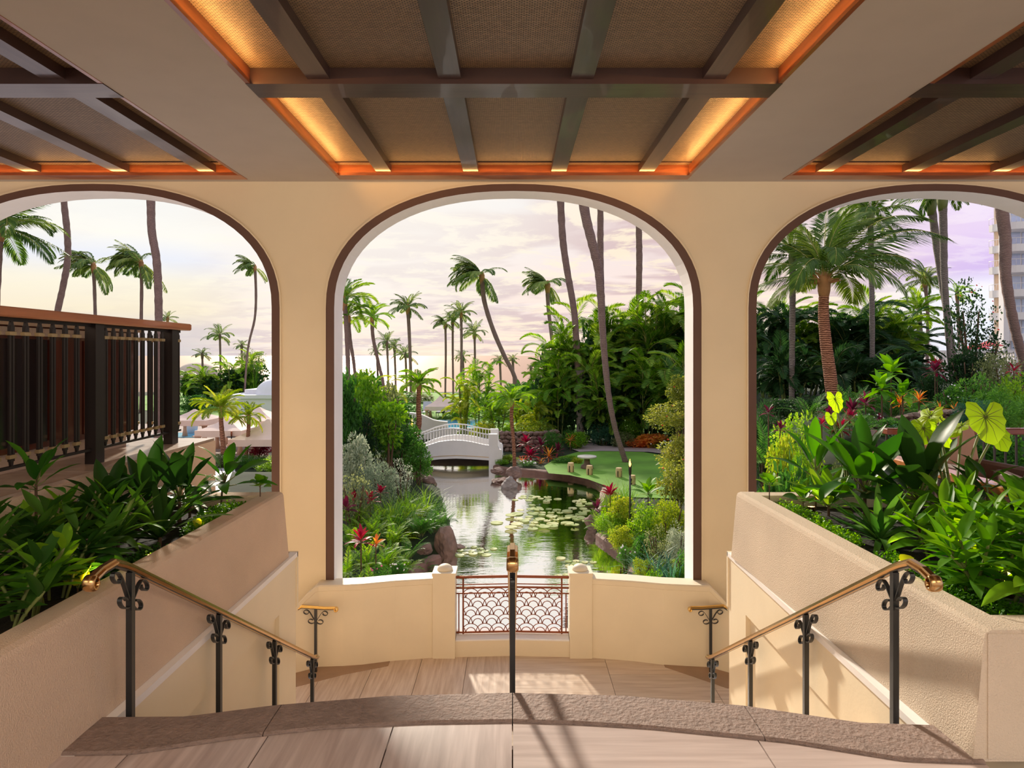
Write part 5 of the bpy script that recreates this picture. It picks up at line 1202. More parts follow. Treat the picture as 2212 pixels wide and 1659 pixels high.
def tuft_mesh(n, w, seed, droop=.8):
    random.seed(seed); q = MB()
    for i in range(n):
        az = random.uniform(0, 6.3); el = random.uniform(.7, 1.5); L_ = random.uniform(.6, 1.0); p = Vector((random.gauss(0, .05), random.gauss(0, .05), 0)); S = Vector((-math.sin(az), math.cos(az), 0))*w; rows = []
        for j in range(5):
            u = j/4; a = el-droop*u*u*1.5; rows.append((p-S*(1-u*.9), p+S*(1-u*.9))); p = p+Vector((math.cos(az)*math.cos(a), math.sin(az)*math.cos(a), math.sin(a)))*L_*.25
        q.add([x for r in rows for x in r], [(2*j, 2*j+1, 2*j+3, 2*j+2) for j in range(4)])
    return q.mesh('blades', M['l_lime'])
TUFT = {'grass': [tuft_mesh(170, .008, 1, .9), tuft_mesh(170, .008, 2, 1.0)], 'strap': [tuft_mesh(60, .022, 3, .9), tuft_mesh(60, .022, 4, 1.1)]}
def tuft(lab, px, pyt, Y, kind, mat, seed=0, wide=1.0, group=None, name='grass_tuft', cat='grass', zb=None):
    k = Y/F; x = X_(px, Y); z0 = gz_b(x, Y) if zb is None else zb; H = max(.15, Z_(pyt, Y)-z0); t = thing(name, lab, cat, (x, Y, z0), group)
    o = obj('blades', TUFT[kind][seed % 2], t, Matrix.Rotation(seed*1.3, 4, 'Z') @ Matrix.Diagonal((H*wide*1.15, H*wide*1.15, H*1.15, 1)), kind='stuff'); setm(o, mat); return t
# ================================================================ planting
# ---- middle arch: palms against the sky
palm('tall windblown coconut palm with a long leaning trunk, middle arch', [(1041, 600), (1046, 650), (1065, 712), (1090, 770), (1112, 815)], 48, 9, 10, 78, 36, 'far', 1, .55)
palm('windblown coconut palm right of the tall leaning one, middle arch', [(1183, 620), (1184, 660), (1192, 730), (1200, 800)], 55, 6, 9, 60, 34, 'far', 2, .5)
palm('slim coconut palm standing alone left of the leaning palm, middle arch', [(881, 668), (884, 720), (887, 800)], 62, 6, 8, 46, 30, 'far', 3, .2)
palm('bushy-headed palm, leftmost of the four thin trunks at the sea', [(962, 700), (963, 760), (962, 840)], 66, 4, 5, 34, 22, 'far', 4, .35)
palm('palm second from left of the four thin trunks at the sea', [(978, 694), (978, 760), (979, 840)], 67, 4, 5, 34, 20, 'far', 5, .3)
palm('tallest of the four thin palms at the sea', [(996, 680), (997, 740), (996, 840)], 65, 5, 6, 42, 24, 'far', 6, .1)
palm('rightmost and shortest of the four thin palms at the sea', [(1025, 722), (1026, 780), (1025, 840)], 68, 4, 5, 36, 20, 'far', 7, .25)
palm('palm whose fronds cut the left jamb of the middle arch, upper one', [(744, 655), (748, 700), (752, 800)], 30, 9, 11, 78, 22, 'areca', 8, -.25)
palm('second palm at the left jamb, trunk leaning right', [(752, 690), (757, 740), (766, 800)], 31, 6, 9, 66, 18, 'areca', 9, -.5)
palm('olive-tinted palm right of the left-jamb palms, middle arch', [(804, 690), (806, 730), (820, 795), (828, 830)], 36, 6, 8, 52, 22, 'lime', 10, -.1)
for i, (px, py, R_, Y, lab) in enumerate(((836, 742, 34, 75, 'small far palm left in the row behind the slim coconut palm'), (852, 752, 28, 78, 'small far palm in the middle of the row behind the slim coconut palm'), (876, 768, 34, 72, 'low bushy far palm at the foot of the slim coconut palm'), (814, 762, 22, 80, 'tiny far palm nearest the left-jamb palms'),
        (1080, 782, 24, 72, 'little far palm right of the leaning trunk by the sea'), (1108, 780, 20, 76, 'little far palm touching the foot of the leaning trunk'), (1147, 796, 14, 78, 'tiny palm alone on the horizon right of the leaning trunk'), (1000, 775, 26, 74, 'small far palm between the thin trunks at the sea'))):
    palm(lab, [(px, py), (px+2, py+50)], Y, 4, 5, R_, 16, 'far', 20+i, .3)
# tall bare trunks whose heads are above the arch
palm('tall bare palm trunk leaning right, first in the middle arch', [(1211, 437), (1216, 520), (1226, 590), (1238, 658), (1244, 720)], 33, 13, 16, 120, 14, 'far', 31, .3, above=3)
palm('curved palm trunk growing out of the lawn and crossing the straight one', [(1262, 450), (1278, 520), (1292, 580), (1298, 640), (1301, 700), (1307, 780), (1316, 860), (1330, 930), (1352, 1000)], 26.6, 9, 23, 110, 12, 'far', 32, .3, above=3, base=1)
palm('straight upright palm trunk beside the curved one, middle arch', [(1297, 460), (1297, 540), (1299, 640), (1300, 760)], 35, 13, 14, 120, 14, 'far', 33, .3, above=3)
palm('rightmost bare palm trunk rising from the thicket, middle arch', [(1380, 495), (1381, 560), (1380, 640), (1380, 760)], 37, 13, 14, 120, 14, 'far', 34, .3, above=3)
palm('grey palm trunk at the left foot of the big thicket', [(1252, 800), (1253, 870), (1254, 950)], 32.5, 14, 19, 0, 0, 'far', 35, mat='bark_g', husk=False)
# fan-like palms
palm('stocky dark-trunked palm with a blue-green fan head beside the bridge', [(905, 838), (904, 880), (905, 915), (896, 955)], 24, 15, 9, 58, 46, 'lime', 41, .1, mat='bark_r', elo=-.35)
palm('slender palm with a soft green head in front of the rubble wall', [(1106, 872), (1105, 905), (1109, 950), (1111, 990)], 25.5, 8, 8, 60, 32, 'lime', 42, .2, mat='bark_r', elo=-.35)
# yellow-green arecas beyond the bridge
for i, (px, Y, pyt, sp, nf, key, L_, lab) in enumerate((
        (1000, 33, 800, 60, 30, 'yel', 46, 'yellow-green areca palm right above the bridge deck'), (1035, 38, 775, 60, 34, 'lime', 52, 'lime areca palm behind the yellow one above the bridge'),
        (1165, 33, 842, 60, 26, 'yel', 52, 'arching yellow-green areca palm left of the leafy dark hedge'), (1130, 36, 850, 60, 24, 'yel', 42, 'yellow areca palm behind the slender lawn palm'),
        (1075, 34, 850, 60, 24, 'lime', 40, 'low lime areca palm above the bridge pier'), (780, 30, 800, 110, 34, 'lime', 46, 'lime areca palm low at the left jamb, middle arch'), (835, 32, 800, 80, 26, 'yel', 40, 'yellow-green areca palm left of the stocky palm'))):
    areca(lab, px, Y, pyt, sp, int(nf*1.9), key, 50+i, L_*1.1, 6, dark=False, lo=.12)
for i, (px, pyt, Y, w, k_, m, lab) in enumerate(((880, 868, 40, 90, 'mid', 'l_mid', 'low green hedge beyond the bridge, left end'), (1000, 872, 44, 80, 'mid', 'l_lime', 'lime hedge beyond the bridge under the cabanas'), (1080, 850, 46, 110, 'mid', 'l_mid', 'green hedge beyond the bridge, right of the cabanas'), (1120, 832, 50, 90, 'coarse', 'l_mid', 'broad-leaved hedge by the sea left of the dark hedge'),
        (845, 838, 52, 110, 'mid', 'l_mid', 'green hedge by the sea left of the cabanas'), (900, 846, 60, 90, 'mid', 'l_olive', 'olive hedge by the sea behind the stocky palm'), (760, 800, 48, 150, 'coarse', 'l_mid', 'broad-leaved hedge by the sea at the left jamb'), (1050, 905, 33, 70, 'mid', 'l_yel', 'yellow-green bush just behind the bridge pier'), (1100, 910, 31.5, 60, 'mid', 'l_lime', 'lime bush over the left end of the rubble wall'), (1150, 905, 31.8, 90, 'mid', 'l_yel', 'yellow-green bush over the right end of the rubble wall'))):
    shrub(lab, px, pyt, Y, w, k_, m, i)
areca('feathery lime areca clump at the left edge of the big thicket', 1188, 35, 700, 60, 40, 'lime', 69, 76, 6)
# the big areca thicket
for i, (px, Y, pyt, sp, nf, key, L_, lab) in enumerate((
        (1205, 33, 742, 90, 62, 'lime', 74, 'sunlit areca clump at the left shoulder of the big thicket'), (1255, 34, 658, 110, 80, 'areca', 92, 'large areca clump behind the curved trunk'),
        (1330, 36, 622, 120, 85, 'areca', 96, 'tall areca clump in the middle of the big thicket'), (1405, 35, 618, 120, 85, 'areca', 96, 'tall areca clump right of the rightmost bare trunk'),
        (1470, 36, 590, 130, 85, 'areca', 100, 'tallest areca clump at the right jamb, middle arch'), (1300, 32, 760, 110, 60, 'areca', 84, 'lower areca clump hanging over the grey trunk'),
        (1390, 32, 740, 120, 65, 'areca', 88, 'lower areca clump behind the garden torch'), (1470, 31, 740, 110, 60, 'areca', 90, 'lower areca clump at the right jamb, middle arch'), (1560, 34, 600, 130, 50, 'areca', 96, 'areca clump hidden behind the pillar between the arches'))):
    areca(lab, px, Y, pyt, sp, nf, key, 70+i, L_, 8, wind=.1)
for i, (px, pyt, Y, w, k_, m, lab) in enumerate((
        (1150, 818, 42, 130, 'coarse', 'l_mid', 'dark leafy hedge mass left of the big thicket'), (1205, 850, 38, 110, 'coarse', 'l_mid', 'dark leafy bush between the yellow arecas and the grey trunk'), (1240, 925, 31.5, 60, 'fine', 'l_mid', 'rounded soft green bush beside the grey trunk'),
        (1196, 925, 28.5, 56, 'fine', 'l_mid', 'fine-leaved round bush above the red ti plants'), (1245, 930, 30.5, 60, 'mid', 'l_lime', 'lime bush at the path end'), (1305, 912, 31.5, 70, 'spiky', 'l_blue', 'blue-green strappy mass left of the curved trunk'),
        (1362, 895, 32, 66, 'mid', 'l_lime', 'bright green shrub right of the curved trunk'), (1345, 930, 31, 60, 'mid', 'l_olive', 'low olive bush at the curved trunk, by the path'), (1410, 935, 31, 80, 'coarse', 'l_orange', 'low orange croton row behind the path'),
        (1460, 935, 31, 60, 'mid', 'l_mid', 'green bush behind the path at the right jamb'), (1375, 948, 30.8, 60, 'coarse', 'l_orange', 'small orange croton bush behind the path'), (1438, 950, 30.6, 80, 'fine', 'l_mid', 'low white-flowered ground cover behind the path'))):
    shrub(lab, px, pyt, Y, w, k_, m, i, flowers='flower_w' if 'white' in lab else None)
# hibiscus at right
for i, (px, pyt, Y, w, lift, lab) in enumerate(((1474, 805, 21, 74, .70, 'upper tier of the yellow-green red-flowered hibiscus at the right jamb'), (1455, 862, 20.5, 110, .66, 'middle tier of the yellow-green hibiscus at the right jamb'), (1470, 930, 20, 110, .30, 'lower yellow-green hibiscus bush at the right jamb'), (1464, 985, 18, 88, .15, 'yellow-green hibiscus bush in front of the lawn at the right jamb'))):
    shrub(lab, px, pyt, Y, w, 'mid', 'l_hib', i, lift, flowers='flower_r', nfl=5, dr=1.2)
# red ti bed by the bridge
for i, (px, py, Y, L_, key, n, lab) in enumerate((
        (1136, 955, 28.2, 30, 'redti', 18, 'crimson ti plant left in the red bed'), (1146, 985, 27.2, 34, 'redti', 18, 'bright red ti plant in front in the red bed'), (1168, 962, 28, 34, 'wine', 18, 'wine ti plant in the middle of the red bed'),
        (1186, 985, 27, 32, 'orange', 22, 'orange-red cordyline in front in the red bed'), (1128, 1000, 26.6, 24, 'orange', 20, 'orange cordyline at the left end of the red bed'), (1205, 975, 27.5, 28, 'wine', 16, 'wine ti plant at the right end of the red bed'),
        (1168, 1003, 26.4, 24, 'orange', 18, 'small orange cordyline low in the red bed'), (1073, 985, 27, 20, 'wine', 16, 'small dark red ti plant at the bridge pier'), (1232, 950, 29.8, 26, 'orange', 14, 'striped croton beside the path end'))):
    rosette(lab, W(px, py, Y), n, L_*.8*Y/F, key, 100+i, stem=.02, elo=-.3, scl=1.0)
for i, (px, pyt, Y, w, k_, m, lab) in enumerate(((1097, 982, 26.6, 46, 'spiky', 'l_yel', 'yellow-green tuft bush at the bridge pier'), (1085, 1000, 26.2, 34, 'mid', 'l_lime', 'small lime bush between the pier and the rock'), (1228, 985, 27, 56, 'mid', 'l_lime', 'bright green bush right of the red bed'), (1215, 1000, 26.5, 44, 'mid', 'l_mid', 'green bush low at the right end of the red bed'), (1138, 1012, 25.8, 46, 'fine', 'l_mid', 'white-flowered ground cover in front of the red bed'), (1245, 1000, 26.4, 30, 'coarse', 'l_yel', 'small yellow-green bush left of the stone table'))):
    shrub(lab, px, pyt, Y, w, k_, m, i, flowers='flower_w' if 'white' in lab else None, stems=2)
# ---- left bank, middle arch
for i, (px, pyt, Y, w, k_, m, lift, lab) in enumerate((
        (775, 785, 23, 130, 'mid', 'l_lime', .05, 'tall green shrub at the left jamb, middle arch'), (830, 812, 24, 120, 'mid', 'l_olive', .05, 'tall olive-green shrub left of the stocky palm'), (862, 850, 24.5, 90, 'mid', 'l_mid', 0, 'green shrub just left of the stocky palm'),
        (860, 905, 22.5, 110, 'mid', 'l_mid', .40, 'soft round green tree-shrub left of the bridge'), (905, 945, 22, 78, 'mid', 'l_mid', .15, 'rounded bright bush overhanging the bridge end'), (770, 870, 21, 110, 'fine', 'l_dark', 0, 'dark fine-leaved shrub at the left jamb'),
        (775, 925, 17, 90, 'mid', 'l_silver', .2, 'silvery flowering shrub at the left jamb'), (812, 980, 16.5, 100, 'fine', 'l_silver', .1, 'silvery olive shrub below the soft round tree-shrub'), (868, 990, 17.5, 60, 'sparse', 'l_silver', .3, 'sparse silvery shrub near the big boulder'),
        (765, 1010, 15, 90, 'sparse', 'l_olive', .2, 'sparse olive shrub with dark twigs at the left jamb'), (838, 860, 21.5, 90, 'coarse', 'l_lime', .45, 'coarse lime shrub in front of the tall olive one'), (752, 800, 20, 60, 'coarse', 'l_mid', .35, 'leafy branch mass against the left jamb'))):
    shrub(lab, px, pyt, Y, w, k_, m, i, lift)
for i, (px, pyt, Y, kind, m, wd, lab) in enumerate((
        (880, 1040, 16.4, 'grass', 'l_lime', 1.0, 'papyrus grass tuft on the left bank, leftmost'), (915, 1035, 16.8, 'grass', 'l_lime', 1.0, 'papyrus grass tuft on the left bank, in the middle'), (942, 1052, 17.2, 'grass', 'l_mid', 1.0, 'green papyrus tuft hanging over the water'), (930, 1090, 16.3, 'grass', 'l_mid', .9, 'fine green grass tuft above the brown boulder'), (890, 1075, 15.6, 'grass', 'l_yel', .9, 'yellow grass tuft above the ferns'), (850, 1050, 15.4, 'grass', 'l_lime', .9, 'lime grass tuft behind the ferns'))):
    tuft(lab, px, pyt, Y, kind, m, i, wd)
fk = 0
for (px, Y, L_, key, z) in ((745, 12.2, 70, 'fern', .1), (790, 12.6, 70, 'fern', .1), (835, 12.8, 66, 'fern', .1), (755, 13.6, 66, 'fern', .15), (800, 14, 66, 'fern', .2), (850, 14.1, 62, 'fern', .15), (880, 13.9, 54, 'fernm', .1), (770, 15, 60, 'fern', .25), (820, 15.2, 60, 'fern', .25), (870, 15.2, 58, 'fernm', .2), (905, 14.9, 54, 'fernm', .15), (935, 15.3, 54, 'fernm', .12), (955, 15.9, 48, 'fernm', .05), (740, 10.8, 76, 'fern', 0), (775, 11.2, 70, 'fern', 0), (900, 15.9, 50, 'fern', .25)):
    pos = ('front', 'middle', 'back')[0 if Y < 12.9 else 1 if Y < 14.5 else 2]; fk += 1
    fernclump('%s fern on the left bank at the %s, %s' % ('yellow-green' if key == 'fern' else 'deep green', pos, {1: 'by the jamb behind the first clump', 2: 'under the red ti', 3: 'beside the kerb', 4: 'at the jamb', 5: 'behind the red ti stem', 6: 'above the kerb', 7: 'right of the kerb', 8: 'at the jamb below the olive shrub', 9: 'under the bare twigs', 10: 'below the yellow grass', 11: 'left of the large boulder', 12: 'over the large boulder', 13: 'right of the boulder', 14: 'lowest at the jamb', 15: 'lowest, second from the jamb', 16: 'below the papyrus'}[fk]), px, Y, L_*1.15, 22, key, 200+fk, z+.1, elo=.35)
for i, (px, Y, L_, key, lab) in enumerate(((865, 13.2, 60, 'fern', 'lime fern spilling over the near left kerb'), (905, 13.9, 50, 'fernm', 'deep green fern between the two brown boulders'), (740, 16.2, 56, 'fern', 'yellow-green fern beneath the sparse olive shrub'), (925, 16.6, 46, 'fernm', 'deep green fern at the water under the papyrus'), (845, 16.4, 52, 'fern', 'yellow-green fern behind the papyrus'), (800, 11.6, 70, 'fern', 'lime fern around the scarlet ti stem'))):
    fernclump(lab, px, Y, L_*1.15, 22, key, 260+i, .12, elo=.35)
rosette('scarlet ti plant on a tall stem at the lower left of the middle arch', W(780, 1165, 12.0), 16, .30, 'redti', 301, stem=.014, elo=-.1, scl=1.0)
rosette('smaller orange-red ti plant right of the scarlet one', W(812, 1172, 12.2), 9, .20, 'orange', 302, stem=.01, elo=-.1, scl=3.2)
for i, (px, py, Y, L_, lab) in enumerate(((748, 1095, 14.6, .34, 'dark red ti plant at the left jamb'), (800, 1080, 15.2, .26, 'thin red ti plant under the silvery shrub'), (822, 1062, 15.8, .22, 'small red ti plant highest on the left bank'), (765, 1075, 15, .22, 'red ti plant between the twigs at the jamb'))):
    rosette(lab, W(px, py, Y), 11, L_, 'redti' if i else 'wine', 310+i, stem=.01, scl=1.3)
for i, (px, pyt, Y, w, fl, lab) in enumerate(((822, 1216, 11.9, 70, 'flower_p', 'low pink-flowered ground cover beside the near left kerb'), (858, 1210, 12.3, 50, 'flower_w', 'low white-flowered ground cover beside the near left kerb'))):
    shrub(lab, px, pyt, Y, w, 'fine', 'l_mid', i, flowers=fl, stems=1, nfl=9)
# ---- right bank, middle arch
for i, (px, pyt, Y, w, k_, m, lift, lab) in enumerate((
        (1345, 1065, 16.2, 80, 'mid', 'l_yel', 0, 'yellow-green bush at the torch foot'), (1400, 1075, 15, 90, 'mid', 'l_lime', 0, 'lime bush right of the torch foot'), (1450, 1060, 14.4, 90, 'fine', 'l_yel', 0, 'yellow-green fine shrub at the right jamb'), (1318, 1105, 16, 70, 'mid', 'l_lime', 0, 'lime bush above the pointed boulder'),
        (1420, 1130, 13.2, 70, 'sparse', 'l_olive', 0, 'dark-stemmed olive shrub in the right bank'), (1465, 1125, 13, 60, 'fine', 'l_silver', 0, 'silvery shrub at the right jamb'), (1345, 1130, 14.6, 70, 'mid', 'l_yel', 0, 'yellow bush behind the winding kerb'), (1352, 1172, 13.4, 44, 'fine', 'l_mid', 0, 'white-flowered low plant behind the winding kerb'),
        (1392, 1195, 12, 60, 'fine', 'l_yel', 0, 'low yellow-green plant at the near end of the kerb'), (1410, 1225, 11, 60, 'mid', 'l_lime', 0, 'low lime plant nearest the parapet, right bank'), (1385, 1150, 13.6, 60, 'mid', 'l_mid', 0, 'green bush in the middle of the right bank'), (1480, 1180, 11.5, 60, 'mid', 'l_mid', 0, 'green bush low at the right jamb'))):
    shrub(lab, px, pyt, Y, w, k_, m, i, lift, flowers='flower_w' if 'white' in lab else None)
for i, (px, pyt, Y, kind, m, wd, lab) in enumerate((
        (1325, 1028, 17.6, 'grass', 'l_yel', .8, 'pale papyrus tuft at the lawn edge, left one'), (1352, 1022, 17.2, 'grass', 'l_lime', .8, 'pale papyrus tuft at the lawn edge, behind the torch'), (1305, 1060, 17.8, 'grass', 'l_lime', .8, 'grass tuft around the small red ti plants'),
        (1420, 1165, 12.2, 'strap', 'l_blue', 1.0, 'large blue-green strap-leaved clump behind the near right parapet'), (1455, 1180, 11.6, 'strap', 'l_blue', 1.0, 'blue-green strap-leaved clump against the right jamb'), (1390, 1185, 12.4, 'strap', 'l_blue', .9, 'smaller blue-green strap-leaved clump beside the kerb'))):
    tuft(lab, px, pyt, Y, kind, m, i, wd)
for i, (px, Y, L_, key, lab) in enumerate(((1330, 15.4, 56, 'fern', 'yellow-green fern above the winding kerb'), (1365, 14.6, 58, 'fern', 'yellow-green fern right of the torch foot'), (1400, 13.8, 60, 'fernm', 'deep green fern in the right bank'), (1440, 12.8, 62, 'fern', 'yellow-green fern below the silvery shrub'), (1470, 11.0, 76, 'fernm', 'upright deep green fern lowest at the right jamb'), (1300, 16.6, 50, 'fern', 'yellow-green fern beside the pointed boulder'), (1340, 16.6, 50, 'fern', 'yellow-green fern behind the torch pole'))):
    fernclump(lab, px, Y, L_, 16, key, 230+i, .05)
rosette('red ti plant with upright leaves left of the torch, right bank', W(1318, 1066, 17.2), 11, .36, 'redti', 320, stem=.012, scl=1.2, elo=.5)
rosette('small pink-edged ti plant at the water above the pointed boulder', W(1290, 1098, 17.6), 12, .34, 'wine', 321, stem=.012, scl=1.2, elo=.2)
rosette('glossy green broad-leaved plant right of the torch', W(1400, 1062, 15.6), 14, .42, 'limeti', 322, stem=.014, scl=1.6, elo=.0)

# ---- left arch
palm('big coconut palm head cut by the left edge of the picture', [(0, 500), (-4, 560), (-10, 700)], 30, 14, 15, 138, 24, 'coco', 401, -.25)
palm('bare leaning palm trunk left of the first windblown palm, left arch', [(138, 432), (145, 500), (146, 560), (136, 620), (123, 680), (115, 740)], 34, 12, 13, 110, 12, 'far', 402, .3, above=3)
palm('windblown coconut palm, first right of the leaning bare trunk, left arch', [(202, 578), (204, 620), (206, 690), (207, 760)], 56, 6, 8, 70, 36, 'far', 403, .55)
palm('windblown coconut palm leaning on the stout bare trunk, left arch', [(305, 572), (306, 620), (305, 700), (305, 760)], 50, 7, 8, 80, 36, 'far', 404, .6)
palm('stout bare palm trunk right of the windblown palms, left arch', [(326, 438), (328, 500), (338, 560), (342, 630), (343, 700), (343, 780)], 31, 15, 17, 110, 12, 'far', 405, .3, above=3)
palm('palm with a snaking thin trunk at the right jamb of the left arch', [(551, 580), (553, 640), (550, 690), (538, 740), (532, 790)], 54, 4, 6, 48, 22, 'far', 406, .55)
for i, (px, py, R_, Y, lab) in enumerate(((475, 728, 40, 70, 'small airy palm over the cream dome, left arch'), (437, 768, 26, 78, 'tiny palm on the sea horizon, left arch'), (522, 750, 22, 76, 'tiny palm head behind the hedge, left arch'), (362, 690, 26, 66, 'palm head peeping over the terrace rail'))):
    palm(lab, [(px, py), (px+1, py+45)], Y, 4, 5, R_, 14, 'far', 410+i, .1)
for i, (px, Y, pyt, sp, nf, key, L_, lab) in enumerate(((410, 58, 790, 70, 34, 'areca', 44, 'blue-green areca clump beside the terrace post, left arch'), (455, 56, 785, 70, 34, 'areca', 44, 'areca clump behind the yellow palm, left arch'), (500, 57, 772, 70, 34, 'lime', 44, 'lime areca clump above the white building'), (545, 58, 762, 60, 30, 'areca', 44, 'areca clump at the right jamb of the left arch'))):
    areca(lab, px, Y, pyt, sp, nf, key, 420+i, L_, 6)
shrub('round grey-green tree top on the horizon, left arch', 545, 752, 62, 70, 'fine', 'l_olive', 1, .5)
tuft('upright banana-leaved plant above the white dome, left arch', 548, 762, 57, 'strap', 'l_lime', 1, .25, name='banana_plant', cat='plant'); tuft('banana-leaved plant left of the white dome, left arch', 532, 772, 57.5, 'strap', 'l_lime', 2, .25, name='banana_plant', cat='plant')
palm('yellow-green date palm with a stout brown trunk, left arch', [(477, 890), (478, 915), (481, 950), (483, 985)], 26, 13, 8, 68, 44, 'yel', 431, .15, mat='bark_r', elo=-.5)
palm('smaller yellow palm right of the stout date palm, left arch', [(537, 905), (537, 925), (535, 950), (532, 980)], 26.6, 8, 8, 46, 34, 'yel', 432, .1, mat='bark_r', elo=-.6)
for i, (px, pyt, Y, w, k_, m, lab) in enumerate(((480, 975, 25.5, 90, 'fine', 'l_olive', 'clipped hedge at the plaza edge, left part'), (545, 980, 25.5, 90, 'fine', 'l_mid', 'clipped hedge at the plaza edge, right part'), (560, 948, 28, 60, 'mid', 'l_red', 'red flowering bush at the right jamb of the left arch'), (400, 985, 25.5, 100, 'fine', 'l_mid', 'clipped hedge behind the terrace corner'), (420, 850, 50, 80, 'mid', 'l_mid', 'green bush behind the terrace post, left arch'), (590, 985, 24.5, 80, 'mid', 'l_lime', 'bush behind the pillar, left arch'))):
    shrub(lab, px, pyt, Y, w, k_, m, i)

# ---- right arch
NP = thing('coconut_palm', 'large near coconut palm with a reddish ringed trunk and arching fronds, right arch', 'palm tree', (X_(1807, 19), 19, gz(X_(1807, 19), 19)))
b0 = NP.location; tr = [W(px, py, 19)-b0 for px, py in ((1780, 632), (1779, 680), (1784, 740), (1793, 810), (1803, 870))]; tr = tr[::-1]; tr[0].z = -.1
Q = spline(tr, 9); q = MB(); rad = [.185-.055*i/(len(Q)-1)+(.07 if i < 2 else 0)+.008*(i % 2) for i in range(len(Q))]; q.tube(Q, rad, 14); q.build('trunk', M['bark_r'], NP)
top = Q[-1]
q = MB(); q.lathe([(.13, -.15), (.17, .05), (.18, .25), (.13, .45), (.05, .6)], 12, top); q.build('crown_shaft', M['husk'], NP)
random.seed(77)
for i in range(26):
    a = random.uniform(0, 6.3); q = MB(); L_ = random.uniform(.25, .6); e = random.uniform(.0, 1.2); d = Vector((math.cos(a)*math.cos(e), math.sin(a)*math.cos(e), math.sin(e)))
    o = top+Vector((0, 0, .3)); q.add([o+Vector((0, 0, -.05)), o+d*L_*.5+Vector((0, 0, .04)), o+d*L_, o+d*L_*.5-Vector((0, 0, .05))], [(0, 1, 2, 3)]); q.build('sheath', M['husk'], NP)
for az, el, L_, v, ro in ((5, 50, 4.3, 1, .3), (-12, 38, 4.1, 1, .5), (-25, 22, 3.3, 2, .4), (-5, 18, 3.5, 1, .5), (25, 60, 3.5, 1, 0), (20, 30, 4.0, 1, .3), (-40, 8, 2.6, 2, .3), (-100, 40, 2.3, 3, -.2), (-130, 20, 2.5, 3, -.3),
        (175, 25, 2.4, 1, -.4), (170, 50, 2.6, 1, -.3), (150, 5, 2.3, 0, -.4), (190, -5, 2.0, 1, -.3), (60, 75, 2.8, 0, 0), (120, 70, 2.6, 1, 0), (-60, 78, 2.3, 0, 0), (90, 50, 3.0, 1, 0), (10, 72, 3.0, 1, .3), (40, 10, 3.0, 1, .3), (-70, 15, 2.2, 2, 0), (200, 65, 2.8, 1, -.2), (80, 20, 2.8, 1, 0)):
    obj('frond', FR['near'][v], NP, Matrix.Translation(top+Vector((0, 0, .38))) @ dir_m(math.radians(az), math.radians(el), L_, ro))
palm('grey slim palm trunk left of the near coconut palm, right arch', [(1712, 560), (1712, 640), (1711, 760), (1710, 880)], 21, 11, 14, 120, 18, 'coco', 502, 0, 'bark_g')
palm('palm head hanging in the top left of the right arch', [(1880, 470), (1882, 560), (1884, 700), (1884, 860)], 24, 9, 12, 130, 22, 'coco', 503, .1, 'bark_g')
palm('pale ringed palm trunk with its head at the arch crown, right arch', [(2036, 430), (2038, 500), (2040, 600), (2048, 720), (2058, 835)], 25, 8, 17, 96, 22, 'coco', 504, .05, 'bark_g', elo=.0)
palm('second pale palm trunk, crossing behind the first, right arch', [(2012, 440), (2022, 520), (2040, 640), (2055, 740), (2070, 835)], 26.5, 10, 16, 90, 16, 'coco', 505, .1, 'bark_g', elo=.1)
palm('thick leaning palm trunk at the right edge, right arch', [(2163, 440), (2172, 520), (2172, 590), (2182, 660), (2197, 730), (2215, 800)], 20, 15, 25, 140, 12, 'coco', 506, .2, 'bark', above=2)
palm('small feathery palm between the thicket and the pale trunks', [(1998, 610), (2004, 680), (2003, 770)], 40, 6, 8, 62, 24, 'far', 507, -.1)
palm('short drooping palm against the sky beside the pale trunks', [(1985, 680), (1990, 740), (1990, 800)], 30, 8, 9, 70, 26, 'areca', 508, -.2, 'bark_g')
palm('small palm behind the pale trunks, head touching them', [(2068, 640), (2070, 700), (2072, 760)], 46, 5, 7, 42, 16, 'lime', 509, -.2)
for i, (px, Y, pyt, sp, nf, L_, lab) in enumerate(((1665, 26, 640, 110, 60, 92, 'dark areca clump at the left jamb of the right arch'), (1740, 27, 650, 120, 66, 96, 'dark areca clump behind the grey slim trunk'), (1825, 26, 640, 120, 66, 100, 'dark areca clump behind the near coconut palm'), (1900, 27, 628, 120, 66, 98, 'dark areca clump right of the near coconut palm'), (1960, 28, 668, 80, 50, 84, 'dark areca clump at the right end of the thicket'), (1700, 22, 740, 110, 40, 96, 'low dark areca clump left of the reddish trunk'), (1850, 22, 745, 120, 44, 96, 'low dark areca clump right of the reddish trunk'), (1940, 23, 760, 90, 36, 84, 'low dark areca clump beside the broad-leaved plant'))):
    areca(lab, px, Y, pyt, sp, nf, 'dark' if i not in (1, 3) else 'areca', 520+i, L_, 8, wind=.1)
fernclump('blue-grey cycad fronds at the left jamb of the right arch', 1662, 14.5, 120, 24, 'fernm', 540, .8, name='cycad')
